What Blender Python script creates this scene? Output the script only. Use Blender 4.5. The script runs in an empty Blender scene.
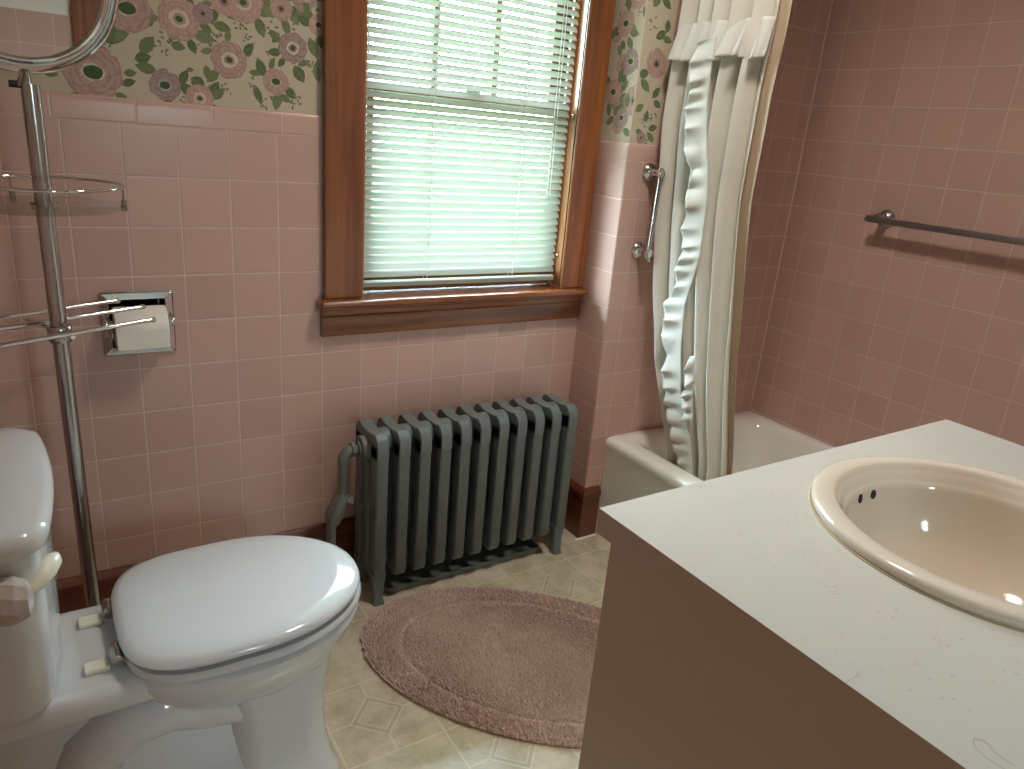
import bpy, bmesh, math, random
from mathutils import Vector, Matrix
random.seed(7)
PI = math.pi
sc = bpy.context.scene
col = sc.collection

# ------------------------------------------------------------------ measures
P = 0.109          # tile pitch
Z0 = 1.2354        # top of the square tiles
CAP = 1.284        # top of the bullnose course
X1 = 1.3947        # side of the chase beside the window
D = 0.1419         # depth of the chase
X2 = 2.174         # right wall
S0 = 0.0745
XL = -0.36         # left wall
YF = -2.08         # wall behind the camera
H = 2.42
BB = 0.176         # baseboard height

# ------------------------------------------------------------------ materials
def new_mat(name):
    m = bpy.data.materials.new(name); m.use_nodes = True
    nt = m.node_tree; b = nt.nodes['Principled BSDF']
    return m, nt, b

def lin(r, g, b):
    f = lambda c: (c / 255 / 12.92) if c / 255 <= 0.04045 else ((c / 255 + 0.055) / 1.055) ** 2.4
    return (f(r), f(g), f(b), 1)

def simple(name, rgb, rough=0.5, metal=0.0, noise=0.0, nscale=20, bump=0.0, bscale=200, coat=0.0, trans=0.0, ior=1.45, spec=0.5):
    m, nt, b = new_mat(name)
    b.inputs['Base Color'].default_value = rgb
    b.inputs['Roughness'].default_value = rough
    b.inputs['Metallic'].default_value = metal
    b.inputs['Coat Weight'].default_value = coat
    b.inputs['Coat Roughness'].default_value = 0.08
    b.inputs['Transmission Weight'].default_value = trans
    b.inputs['IOR'].default_value = ior
    b.inputs['Specular IOR Level'].default_value = spec
    N, L = nt.nodes, nt.links
    tc = N.new('ShaderNodeTexCoord')
    if noise:
        n = N.new('ShaderNodeTexNoise'); n.inputs['Scale'].default_value = nscale; n.inputs['Detail'].default_value = 4
        L.new(tc.outputs['Object'], n.inputs['Vector'])
        mx = N.new('ShaderNodeMix'); mx.data_type = 'RGBA'
        mx.inputs['A'].default_value = tuple(c * (1 - noise) for c in rgb[:3]) + (1,)
        mx.inputs['B'].default_value = tuple(min(1, c * (1 + noise)) for c in rgb[:3]) + (1,)
        L.new(n.outputs['Fac'], mx.inputs['Factor']); L.new(mx.outputs['Result'], b.inputs['Base Color'])
    if bump:
        n2 = N.new('ShaderNodeTexNoise'); n2.inputs['Scale'].default_value = bscale; n2.inputs['Detail'].default_value = 3
        L.new(tc.outputs['Object'], n2.inputs['Vector'])
        bp = N.new('ShaderNodeBump'); bp.inputs['Strength'].default_value = bump; bp.inputs['Distance'].default_value = 0.002
        L.new(n2.outputs['Fac'], bp.inputs['Height']); L.new(bp.outputs['Normal'], b.inputs['Normal'])
    return m

class G:
    """tiny expression helper for math nodes"""
    def __init__(s, nt): s.nt = nt
    def m(s, op, a, b=None, c=None, clamp=False):
        n = s.nt.nodes.new('ShaderNodeMath'); n.operation = op; n.use_clamp = clamp
        for i, v in enumerate((a, b, c)):
            if v is None: continue
            if isinstance(v, (int, float)): n.inputs[i].default_value = v
            else: s.nt.links.new(v, n.inputs[i])
        return n.outputs[0]
    def coords(s):
        tc = s.nt.nodes.new('ShaderNodeTexCoord'); sx = s.nt.nodes.new('ShaderNodeSeparateXYZ')
        s.nt.links.new(tc.outputs['Object'], sx.inputs[0])
        return tc.outputs['Object'], sx.outputs[0], sx.outputs[1], sx.outputs[2]
    def step(s, x, lo, hi):   # 0 below lo, 1 above hi
        n = s.nt.nodes.new('ShaderNodeMapRange'); n.interpolation_type = 'SMOOTHSTEP'
        n.inputs['From Min'].default_value = lo; n.inputs['From Max'].default_value = hi
        s.nt.links.new(x, n.inputs['Value']); return n.outputs[0]
    def mix(s, f, a, b):
        n = s.nt.nodes.new('ShaderNodeMix'); n.data_type = 'RGBA'
        if isinstance(f, (int, float)): n.inputs['Factor'].default_value = f
        else: s.nt.links.new(f, n.inputs['Factor'])
        for k, v in (('A', a), ('B', b)):
            if isinstance(v, tuple): n.inputs[k].default_value = v
            else: s.nt.links.new(v, n.inputs[k])
        return n.outputs['Result']

TILE = (0.53, 0.342, 0.288, 1)
GROUT = (0.60, 0.44, 0.385, 1)

def tile_mat(name, axis, off, pu=P, z_off=Z0, pv=P, rows=True, gw=0.0026):
    m, nt, b = new_mat(name); g = G(nt)
    vec, x, y, z = g.coords()
    u = g.m('DIVIDE', g.m('SUBTRACT', x if axis == 'x' else y, off), pu)
    v = g.m('DIVIDE', g.m('SUBTRACT', z, z_off), pv)
    def dist(t, p):
        return g.m('MULTIPLY', g.m('ABSOLUTE', g.m('SUBTRACT', t, g.m('ROUND', t))), p)
    d = dist(u, pu)
    if rows: d = g.m('MINIMUM', d, dist(v, pv))
    tilef = g.step(d, gw * 0.35, gw * 0.75)
    cmb = nt.nodes.new('ShaderNodeCombineXYZ')
    nt.links.new(g.m('FLOOR', u), cmb.inputs[0]); nt.links.new(g.m('FLOOR', v), cmb.inputs[1])
    wn = nt.nodes.new('ShaderNodeTexWhiteNoise'); nt.links.new(cmb.outputs[0], wn.inputs['Vector'])
    c = g.mix(wn.outputs['Value'], tuple(k * 0.955 for k in TILE[:3]) + (1,), tuple(k * 1.045 for k in TILE[:3]) + (1,))
    nz = nt.nodes.new('ShaderNodeTexNoise'); nz.inputs['Scale'].default_value = 9; nz.inputs['Detail'].default_value = 3
    nt.links.new(vec, nz.inputs['Vector'])
    gc = g.mix(nz.outputs['Fac'], tuple(k * 0.82 for k in GROUT[:3]) + (1,), tuple(k * 1.12 for k in GROUT[:3]) + (1,))
    nt.links.new(g.mix(tilef, gc, c), b.inputs['Base Color'])
    nt.links.new(g.m('SUBTRACT', 0.62, g.m('MULTIPLY', tilef, 0.36)), b.inputs['Roughness'])
    b.inputs['Specular IOR Level'].default_value = 0.42
    h = g.step(d, 0.0, gw * 1.3)
    bp = nt.nodes.new('ShaderNodeBump'); bp.inputs['Strength'].default_value = 0.5; bp.inputs['Distance'].default_value = 0.0012
    hz = nt.nodes.new('ShaderNodeTexNoise'); hz.inputs['Scale'].default_value = 14
    nt.links.new(vec, hz.inputs['Vector'])
    nt.links.new(g.m('ADD', h, g.m('MULTIPLY', hz.outputs['Fac'], 0.7)), bp.inputs['Height'])
    nt.links.new(bp.outputs['Normal'], b.inputs['Normal'])
    return m

M = {}
M['tile_back'] = tile_mat('pink_tile_window_wall', 'x', 0.0)
M['tile_chase'] = tile_mat('pink_tile_chase_front', 'x', X2 - 0.063)
M['tile_chase_side'] = tile_mat('pink_tile_chase_side', 'y', 0.02, pu=0.4)
M['tile_right'] = tile_mat('pink_tile_tub_wall', 'y', -D - S0)
M['tile_cap'] = tile_mat('pink_tile_cap_course', 'x', -0.013, pu=0.154, rows=False)
M['tile_cap_side'] = tile_mat('pink_tile_cap_side', 'y', 0.05, pu=0.5, rows=False)
M['tile_left'] = tile_mat('pink_tile_left', 'y', 0.0)

def wood(name, c1, c2, axis, rough=0.27, scale=1.0, coat=0.5):
    m, nt, b = new_mat(name); g = G(nt)
    vec, x, y, z = g.coords()
    mp = nt.nodes.new('ShaderNodeMapping')
    s = [28 * scale, 28 * scale, 28 * scale]; s['xyz'.index(axis)] = 1.6 * scale
    mp.inputs['Scale'].default_value = s
    nt.links.new(vec, mp.inputs['Vector'])
    n = nt.nodes.new('ShaderNodeTexNoise'); n.inputs['Scale'].default_value = 1.3; n.inputs['Detail'].default_value = 7; n.inputs['Distortion'].default_value = 0.6
    nt.links.new(mp.outputs[0], n.inputs['Vector'])
    n2 = nt.nodes.new('ShaderNodeTexNoise'); n2.inputs['Scale'].default_value = 0.35; n2.inputs['Detail'].default_value = 2; n2.inputs['Distortion'].default_value = 1.5
    nt.links.new(mp.outputs[0], n2.inputs['Vector'])
    f = g.m('ADD', g.m('MULTIPLY', g.step(n.outputs['Fac'], 0.3, 0.7), 0.55), g.m('MULTIPLY', g.step(n2.outputs['Fac'], 0.35, 0.65), 0.45))
    nt.links.new(g.mix(f, c1, c2), b.inputs['Base Color'])
    b.inputs['Roughness'].default_value = rough
    b.inputs['Coat Weight'].default_value = coat; b.inputs['Coat Roughness'].default_value = 0.15
    bp = nt.nodes.new('ShaderNodeBump'); bp.inputs['Strength'].default_value = 0.12; bp.inputs['Distance'].default_value = 0.001
    nt.links.new(n.outputs['Fac'], bp.inputs['Height']); nt.links.new(bp.outputs['Normal'], b.inputs['Normal'])
    return m
WD1, WD2 = (0.11, 0.030, 0.008, 1), (0.31, 0.100, 0.028, 1)
M['wood_z'] = wood('varnished_wood_upright', WD1, WD2, 'z')
M['wood_x'] = wood('varnished_wood_across', WD1, WD2, 'x')
M['wood_jamb'] = wood('light_varnished_wood', (0.19, 0.075, 0.028, 1), (0.29, 0.125, 0.05, 1), 'z')
M['wood_base_x'] = wood('dark_baseboard_wood', (0.085, 0.020, 0.007, 1), (0.16, 0.042, 0.015, 1), 'x', rough=0.4)

M['paper'] = simple('wallpaper_ground', (0.50, 0.43, 0.325, 1), 0.75, noise=0.09, nscale=260, bump=0.2, bscale=420, spec=0.2)
PAPC = {
    'pink': (0.45, 0.305, 0.255, 1), 'pink_d': (0.36, 0.23, 0.195, 1), 'rose': (0.49, 0.325, 0.28, 1), 'rose_d': (0.40, 0.25, 0.215, 1),
    'mauve': (0.36, 0.26, 0.235, 1), 'mauve_d': (0.28, 0.195, 0.18, 1), 'white': (0.58, 0.50, 0.40, 1),
    'green': (0.15, 0.18, 0.085, 1), 'green_d': (0.105, 0.14, 0.068, 1), 'green_l': (0.20, 0.22, 0.125, 1), 'dark': (0.085, 0.05, 0.045, 1), 'core': (0.06, 0.10, 0.045, 1)}
PK = list(PAPC)
for k in PK: M['print_' + k] = simple('wallpaper_print_' + k, PAPC[k], 0.75, noise=0.16, nscale=160, spec=0.2)

M['plaster'] = simple('cream_plaster', (0.72, 0.68, 0.60, 1), 0.8, bump=0.05, bscale=60)
M['ceiling'] = simple('white_ceiling_paint', (0.78, 0.76, 0.72, 1), 0.9)
M['porcelain'] = simple('white_porcelain', (0.55, 0.55, 0.545, 1), 0.07, coat=0.3)
M['seat'] = simple('white_seat_enamel', (0.53, 0.53, 0.525, 1), 0.12, coat=0.3)
M['tub'] = simple('cream_tub_enamel', (0.86, 0.85, 0.79, 1), 0.1, coat=0.3, noise=0.02, nscale=6)
M['sink'] = simple('bone_sink_china', (0.66, 0.565, 0.455, 1), 0.09, coat=0.35)
M['sink_hole'] = simple('overflow_dark', (0.01, 0.008, 0.006, 1), 0.6)
M['chrome'] = simple('polished_chrome', (0.72, 0.72, 0.73, 1), 0.07, metal=1.0)
M['chrome_dull'] = simple('worn_chrome', (0.45, 0.43, 0.42, 1), 0.18, metal=1.0, noise=0.12, nscale=60)
M['chrome_dark'] = simple('dark_bar_metal', (0.33, 0.30, 0.31, 1), 0.34, metal=0.9)
M['mirror'] = simple('mirror_silver', (0.88, 0.88, 0.88, 1), 0.01, metal=1.0)
M['rad'] = simple('radiator_paint', (0.145, 0.172, 0.172, 1), 0.38, noise=0.22, nscale=35, bump=0.25, bscale=260)
M['rad_pipe'] = simple('radiator_pipe_paint', (0.15, 0.165, 0.155, 1), 0.45, noise=0.25, nscale=60, bump=0.2, bscale=200)
M['tray'] = simple('tray_metal', (0.11, 0.135, 0.125, 1), 0.35, noise=0.2, nscale=20)
M['roll'] = simple('toilet_tissue', (0.80, 0.76, 0.68, 1), 0.95, bump=0.3, bscale=150)
M['vanity'] = simple('taupe_laminate', (0.44, 0.335, 0.26, 1), 0.45, noise=0.05, nscale=5, bump=0.06, bscale=300)
M['caulk'] = simple('aged_caulk', (0.50, 0.38, 0.22, 1), 0.7)
M['crystal'] = simple('clear_acrylic', (0.74, 0.64, 0.58, 1), 0.06, trans=0.45, ior=1.49, noise=0.25, nscale=90)
M['black'] = simple('black_rubber', (0.02, 0.02, 0.02, 1), 0.6)
M['cord'] = simple('blind_cord', (0.75, 0.75, 0.70, 1), 0.8)
M['grout'] = simple('pale_pink_grout', (0.66, 0.50, 0.44, 1), 0.6)
M['lawn'] = simple('lawn_green', (0.036, 0.078, 0.024, 1), 0.9, noise=0.4, nscale=2)
M['paint'] = simple('cream_wall_paint', (0.74, 0.72, 0.64, 1), 0.7)
M['hinge'] = simple('cream_plastic_hinge', (0.70, 0.66, 0.52, 1), 0.25)

# counter: white laminate with faint scratches and specks
def counter_mat():
    m, nt, b = new_mat('white_marbled_laminate'); g = G(nt); vec, x, y, z = g.coords()
    n = nt.nodes.new('ShaderNodeTexNoise'); n.inputs['Scale'].default_value = 7; n.inputs['Detail'].default_value = 3; n.inputs['Distortion'].default_value = 1.2
    nt.links.new(vec, n.inputs['Vector'])
    line = g.m('SUBTRACT', 1.0, g.step(g.m('ABSOLUTE', g.m('SUBTRACT', n.outputs['Fac'], 0.55)), 0.0, 0.0055))
    gate = nt.nodes.new('ShaderNodeTexNoise'); gate.inputs['Scale'].default_value = 14
    nt.links.new(vec, gate.inputs['Vector'])
    line = g.m('MULTIPLY', line, g.step(gate.outputs['Fac'], 0.56, 0.66))
    vo = nt.nodes.new('ShaderNodeTexVoronoi'); vo.inputs['Scale'].default_value = 60
    nt.links.new(vec, vo.inputs['Vector'])
    g2 = nt.nodes.new('ShaderNodeTexNoise'); g2.inputs['Scale'].default_value = 6
    nt.links.new(vec, g2.inputs['Vector'])
    speck = g.m('MULTIPLY', g.m('SUBTRACT', 1.0, g.step(vo.outputs['Distance'], 0.07, 0.2)), g.step(g2.outputs['Fac'], 0.42, 0.58))
    cl = nt.nodes.new('ShaderNodeTexNoise'); cl.inputs['Scale'].default_value = 5; cl.inputs['Detail'].default_value = 5
    nt.links.new(vec, cl.inputs['Vector'])
    c = g.mix(cl.outputs['Fac'], (0.495, 0.46, 0.405, 1), (0.56, 0.53, 0.47, 1))
    c = g.mix(g.m('MULTIPLY', speck, 0.42), c, (0.32, 0.25, 0.20, 1))
    c = g.mix(g.m('MULTIPLY', line, 0.8), c, (0.33, 0.27, 0.23, 1))
    nt.links.new(c, b.inputs['Base Color']); b.inputs['Roughness'].default_value = 0.28
    return m
M['counter'] = counter_mat()

def floor_mat():
    m, nt, b = new_mat('cream_sheet_vinyl'); g = G(nt); vec, x, y, z = g.coords()
    S = 0.2265
    u = g.m('DIVIDE', g.m('SUBTRACT', x, 0.475), S); v = g.m('DIVIDE', g.m('ADD', y, 0.581), S)
    iu, iv = g.m('ROUND', u), g.m('ROUND', v)
    du, dv = g.m('ABSOLUTE', g.m('SUBTRACT', u, iu)), g.m('ABSOLUTE', g.m('SUBTRACT', v, iv))
    par = g.m('ABSOLUTE', g.m('MODULO', g.m('ADD', iu, iv), 2.0))      # 0 -> cell with a diamond
    dot = g.m('SUBTRACT', 1.0, g.step(par, 0.4, 0.6))
    lw = 0.016
    def near(t, c, w):
        return g.m('SUBTRACT', 1.0, g.step(g.m('ABSOLUTE', g.m('SUBTRACT', t, c)), w * 0.5, w))
    grid = g.step(g.m('MAXIMUM', du, dv), 0.5 - lw, 0.5 - lw * 0.4)
    d1 = g.m('ADD', du, dv)
    dia = g.m('MAXIMUM', near(d1, 0.285, lw), g.m('MULTIPLY', near(d1, 0.215, lw), 0.7))
    stem = g.m('MULTIPLY', g.m('SUBTRACT', 1.0, g.step(g.m('MINIMUM', du, dv), lw * 0.4, lw)), g.step(d1, 0.27, 0.29))
    ln = g.m('MAXIMUM', grid, g.m('MULTIPLY', dot, g.m('MAXIMUM', dia, stem)))
    n = nt.nodes.new('ShaderNodeTexNoise'); n.inputs['Scale'].default_value = 11; n.inputs['Detail'].default_value = 6; n.inputs['Roughness'].default_value = 0.65
    nt.links.new(vec, n.inputs['Vector'])
    n2 = nt.nodes.new('ShaderNodeTexNoise'); n2.inputs['Scale'].default_value = 60; n2.inputs['Detail'].default_value = 4
    nt.links.new(vec, n2.inputs['Vector'])
    base = g.mix(g.step(n.outputs['Fac'], 0.3, 0.7), (0.43, 0.365, 0.255, 1), (0.62, 0.555, 0.43, 1))
    base = g.mix(g.m('MULTIPLY', g.step(n2.outputs['Fac'], 0.55, 0.75), 0.25), base, (0.34, 0.29, 0.19, 1))
    band = g.m('MULTIPLY', dot, g.m('MULTIPLY', g.step(d1, 0.215, 0.225), g.m('SUBTRACT', 1.0, g.step(d1, 0.275, 0.285))))
    base = g.mix(g.m('MULTIPLY', band, 0.4), base, (0.36, 0.32, 0.22, 1))
    nt.links.new(g.mix(g.m('MULTIPLY', ln, 0.48), base, (0.72, 0.66, 0.52, 1)), b.inputs['Base Color'])
    b.inputs['Roughness'].default_value = 0.27; b.inputs['Specular IOR Level'].default_value = 0.5
    bp = nt.nodes.new('ShaderNodeBump'); bp.inputs['Strength'].default_value = 0.15; bp.inputs['Distance'].default_value = 0.001
    nt.links.new(n2.outputs['Fac'], bp.inputs['Height']); nt.links.new(bp.outputs['Normal'], b.inputs['Normal'])
    return m
M['floor'] = floor_mat()

def cloth(name, rgb, tr=0.35, bump=0.25):
    m, nt, b = new_mat(name); N, L = nt.nodes, nt.links
    b.inputs['Base Color'].default_value = rgb; b.inputs['Roughness'].default_value = 0.65
    b.inputs['Specular IOR Level'].default_value = 0.25
    t = N.new('ShaderNodeBsdfTranslucent'); t.inputs['Color'].default_value = rgb
    mx = N.new('ShaderNodeMixShader'); mx.inputs[0].default_value = tr
    L.new(b.outputs[0], mx.inputs[1]); L.new(t.outputs[0], mx.inputs[2]); L.new(mx.outputs[0], N['Material Output'].inputs['Surface'])
    tc = N.new('ShaderNodeTexCoord'); n = N.new('ShaderNodeTexNoise'); n.inputs['Scale'].default_value = 60
    mp = N.new('ShaderNodeMapping'); mp.inputs['Scale'].default_value = (1, 1, 0.25)
    L.new(tc.outputs['Object'], mp.inputs[0]); L.new(mp.outputs[0], n.inputs['Vector'])
    bp = N.new('ShaderNodeBump'); bp.inputs['Strength'].default_value = bump; bp.inputs['Distance'].default_value = 0.002
    L.new(n.outputs['Fac'], bp.inputs['Height']); L.new(bp.outputs['Normal'], b.inputs['Normal'])
    return m
M['slat'] = cloth('white_slat_vinyl', (0.35, 0.365, 0.315, 1), 0.15, 0.0)
M['curtain'] = cloth('ivory_curtain_cloth', (0.84, 0.80, 0.72, 1), 0.34)
M['liner'] = cloth('beige_liner_vinyl', (0.66, 0.53, 0.38, 1), 0.35, 0.1)
M['ruffle'] = cloth('white_ruffle_cloth', (0.80, 0.78, 0.72, 1), 0.35)
M['rug'] = simple('rug_backing', (0.38, 0.265, 0.22, 1), 0.95, noise=0.2, nscale=120)
def pile_mat():
    m, nt, b = new_mat('dusty_pink_pile'); g = G(nt); vec, x, y, z = g.coords()
    n = nt.nodes.new('ShaderNodeTexNoise'); n.inputs['Scale'].default_value = 7; n.inputs['Detail'].default_value = 4
    nt.links.new(vec, n.inputs['Vector'])
    n2 = nt.nodes.new('ShaderNodeTexNoise'); n2.inputs['Scale'].default_value = 150
    nt.links.new(vec, n2.inputs['Vector'])
    f = g.m('ADD', g.m('MULTIPLY', g.step(n.outputs['Fac'], 0.3, 0.7), 0.5), g.m('MULTIPLY', n2.outputs['Fac'], 0.5))
    dx, dy = g.m('SUBTRACT', x, .905), g.m('ADD', y, .592)
    a = g.m('DIVIDE', g.m('ADD', g.m('MULTIPLY', dx, .7178), g.m('MULTIPLY', dy, -.6962)), .462)
    c = g.m('DIVIDE', g.m('ADD', g.m('MULTIPLY', dx, .6962), g.m('MULTIPLY', dy, .7178)), .274)
    rad = g.m('SQRT', g.m('ADD', g.m('MULTIPLY', a, a), g.m('MULTIPLY', c, c)))
    edge = g.step(g.m('ADD', rad, g.m('MULTIPLY', n.outputs['Fac'], .06)), .78, .83)      # paler, pinker border band
    ctr = g.mix(f, (0.46, 0.34, 0.28, 1), (0.66, 0.52, 0.44, 1)); bor = g.mix(f, (0.56, 0.42, 0.36, 1), (0.75, 0.60, 0.53, 1))
    nt.links.new(g.mix(edge, ctr, bor), b.inputs['Base Color'])
    b.inputs['Roughness'].default_value = 0.9; b.inputs['Specular IOR Level'].default_value = 0.15
    b.inputs['Sheen Weight'].default_value = 0.3
    return m
M['pile'] = pile_mat()

def glass_pane(name, tint=(0.93, 0.97, 0.95, 1), gloss=0.08):
    m, nt, b = new_mat(name); N, L = nt.nodes, nt.links
    t = N.new('ShaderNodeBsdfTransparent'); t.inputs['Color'].default_value = tint
    gl = N.new('ShaderNodeBsdfGlossy'); gl.inputs['Roughness'].default_value = 0.03
    fr = N.new('ShaderNodeFresnel'); fr.inputs['IOR'].default_value = 1.5
    mx = N.new('ShaderNodeMixShader')
    ge = N.new('ShaderNodeNewGeometry'); fm = N.new('ShaderNodeMath'); fm.operation = 'SUBTRACT'; fm.use_clamp = True
    L.new(fr.outputs[0], fm.inputs[0]); L.new(ge.outputs['Backfacing'], fm.inputs[1])   # thin pane: reflect on the entry face only
    L.new(fm.outputs[0], mx.inputs[0]); L.new(t.outputs[0], mx.inputs[1]); L.new(gl.outputs[0], mx.inputs[2])
    L.new(mx.outputs[0], N['Material Output'].inputs['Surface'])
    return m
M['glass'] = glass_pane('window_glass')
M['shelf_glass'] = glass_pane('greenish_shelf_glass', (0.84, 0.87, 0.83, 1))
M['shade'] = simple('cream_cutoff_drum', (0.5, 0.46, 0.40, 1), 0.7)
def emit(name, rgb, s):
    m, nt, b = new_mat(name)
    b.inputs['Base Color'].default_value = (0.9, 0.88, 0.82, 1)
    b.inputs['Emission Color'].default_value = rgb; b.inputs['Emission Strength'].default_value = s
    return m
LAMP = 115.0
M['lamp'] = emit('lit_opal_glass', (1.0, 0.93, 0.86, 1), LAMP)

# ------------------------------------------------------------------ mesh helpers
def _finish(name, me, mats, parent, smooth, bevel, seg):
    if not isinstance(mats, (list, tuple)): mats = [mats]
    for m in mats: me.materials.append(m)
    if smooth is not None:
        for p in me.polygons: p.use_smooth = True
        me.set_sharp_from_angle(angle=math.radians(smooth))
    o = bpy.data.objects.new(name, me); col.objects.link(o)
    if parent:
        o.parent = parent
        if '_loc' in parent: o.matrix_parent_inverse = Matrix.Translation(-Vector(parent['_loc']))
    if bevel:
        md = o.modifiers.new('bevel', 'BEVEL'); md.width = bevel; md.segments = seg; md.limit_method = 'ANGLE'; md.angle_limit = math.radians(40)
    return o

class B:
    """mesh builder"""
    def __init__(s): s.bm = bmesh.new()
    def box(s, x0, x1, y0, y1, z0, z1, mi=0):
        v = [s.bm.verts.new(p) for p in ((x0,y0,z0),(x1,y0,z0),(x1,y1,z0),(x0,y1,z0),(x0,y0,z1),(x1,y0,z1),(x1,y1,z1),(x0,y1,z1))]
        for f in ((0,3,2,1),(4,5,6,7),(0,1,5,4),(1,2,6,5),(2,3,7,6),(3,0,4,7)):
            s.bm.faces.new([v[i] for i in f]).material_index = mi
        return s
    def rings(s, rings, closed_ring=True, cap0=True, cap1=True, mi=0, loop=False):
        """rings: list of lists of points with equal count"""
        R = [[s.bm.verts.new(p) for p in r] for r in rings]
        n = len(R[0]); last = len(R) if loop else len(R) - 1
        for i in range(last):
            a, b = R[i], R[(i + 1) % len(R)]
            for j in range(n if closed_ring else n - 1):
                k = (j + 1) % n
                s.bm.faces.new((a[j], a[k], b[k], b[j])).material_index = mi
        if not loop and closed_ring:
            if cap0: s.bm.faces.new(R[0][::-1]).material_index = mi
            if cap1: s.bm.faces.new(R[-1]).material_index = mi
        return s
    def tube(s, pts, r, n=12, mi=0, closed=False, cap=True):
        pts = [Vector(p) for p in pts]; R = []
        rr = r if isinstance(r, (list, tuple)) else [r] * len(pts)
        prev = None
        for i, p in enumerate(pts):
            if closed: t = (pts[(i + 1) % len(pts)] - pts[i - 1])
            else: t = (pts[min(i + 1, len(pts) - 1)] - pts[max(i - 1, 0)])
            t.normalize()
            if prev is None:
                a = Vector((0, 0, 1)) if abs(t.z) < 0.9 else Vector((1, 0, 0))
                nx = t.cross(a).normalized()
            else:
                nx = (prev - t * prev.dot(t)).normalized()
            prev = nx; ny = t.cross(nx)
            R.append([p + (nx * math.cos(2*PI*k/n) + ny * math.sin(2*PI*k/n)) * rr[i] for k in range(n)])
        return s.rings(R, cap0=cap, cap1=cap, mi=mi, loop=closed)
    def lathe(s, prof, c, axis='z', n=48, mi=0, cap0=True, cap1=True):
        """prof: (r, h) list around axis through c"""
        R = []
        for r, h in prof:
            ring = []
            for k in range(n):
                a = 2*PI*k/n; ca, sa = math.cos(a) * r, math.sin(a) * r
                ring.append({'z': (c[0]+ca, c[1]+sa, c[2]+h), 'y': (c[0]+ca, c[1]+h, c[2]+sa), 'x': (c[0]+h, c[1]+ca, c[2]+sa)}[axis])
            R.append(ring)
        return s.rings(R, cap0=cap0, cap1=cap1, mi=mi)
    def poly(s, pts, mi=0):
        f = s.bm.faces.new([s.bm.verts.new(p) for p in pts]); f.material_index = mi; return s
    def prism(s, pts2, lo, hi, axis='x', mi=0):
        """extrude a 2D outline along axis; axis x: pts (y,z); y: (x,z); z: (x,y)"""
        def mk(p, h): return {'x': (h, p[0], p[1]), 'y': (p[0], h, p[1]), 'z': (p[0], p[1], h)}[axis]
        return s.rings([[mk(p, lo) for p in pts2], [mk(p, hi) for p in pts2]], mi=mi)
    def make(s, name, mats, parent=None, smooth=None, bevel=None, seg=2, recalc=True):
        if recalc: bmesh.ops.recalc_face_normals(s.bm, faces=s.bm.faces[:])
        me = bpy.data.meshes.new(name); s.bm.to_mesh(me); s.bm.free()
        return _finish(name, me, mats, parent, smooth, bevel, seg)

def thing(name, label, cat, loc=(0, 0, 0), group=None):
    o = bpy.data.objects.new(name, None); col.objects.link(o)
    o.empty_display_size = 0.05; o.location = loc; o['_loc'] = tuple(loc)
    o['label'] = label; o['category'] = cat
    if group: o['group'] = group
    return o
def tag(o, label, cat, group=None):
    o['label'] = label; o['category'] = cat
    if group: o['group'] = group
    return o
def struct(o): o['kind'] = 'structure'; return o
def sgroup(name, loc=(0, 0, 0)):
    o = bpy.data.objects.new(name, None); col.objects.link(o); o.location = loc; o['_loc'] = tuple(loc); o['kind'] = 'structure'; return o

def rrect(x0, x1, y0, y1, r, n=6):
    pts = []
    for cx, cy, a0 in ((x1-r, y1-r, 0), (x0+r, y1-r, PI/2), (x0+r, y0+r, PI), (x1-r, y0+r, 3*PI/2)):
        for k in range(n + 1):
            a = a0 + PI/2*k/n; pts.append((cx + r*math.cos(a), cy + r*math.sin(a)))
    return pts

def slab_grid(xs, zs, skip, y0, y1):
    """front-facing slab split at xs/zs; cells listed in skip are left open"""
    b = B(); V = {}
    def v(i, j, s):
        if (i, j, s) not in V: V[i, j, s] = b.bm.verts.new((xs[i], y0 if s == 0 else y1, zs[j]))
        return V[i, j, s]
    nx, nz = len(xs)-1, len(zs)-1
    solid = lambda i, j: 0 <= i < nx and 0 <= j < nz and (i, j) not in skip
    for i in range(nx):
        for j in range(nz):
            if not solid(i, j): continue
            b.bm.faces.new((v(i,j,0), v(i+1,j,0), v(i+1,j+1,0), v(i,j+1,0)))
            b.bm.faces.new((v(i,j,1), v(i,j+1,1), v(i+1,j+1,1), v(i+1,j,1)))
            if not solid(i-1, j): b.bm.faces.new((v(i,j,0), v(i,j+1,0), v(i,j+1,1), v(i,j,1)))
            if not solid(i+1, j): b.bm.faces.new((v(i+1,j,0), v(i+1,j,1), v(i+1,j+1,1), v(i+1,j+1,0)))
            if not solid(i, j-1): b.bm.faces.new((v(i,j,0), v(i,j,1), v(i+1,j,1), v(i+1,j,0)))
            if not solid(i, j+1): b.bm.faces.new((v(i,j+1,0), v(i+1,j+1,0), v(i+1,j+1,1), v(i,j+1,1)))
    return b

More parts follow.
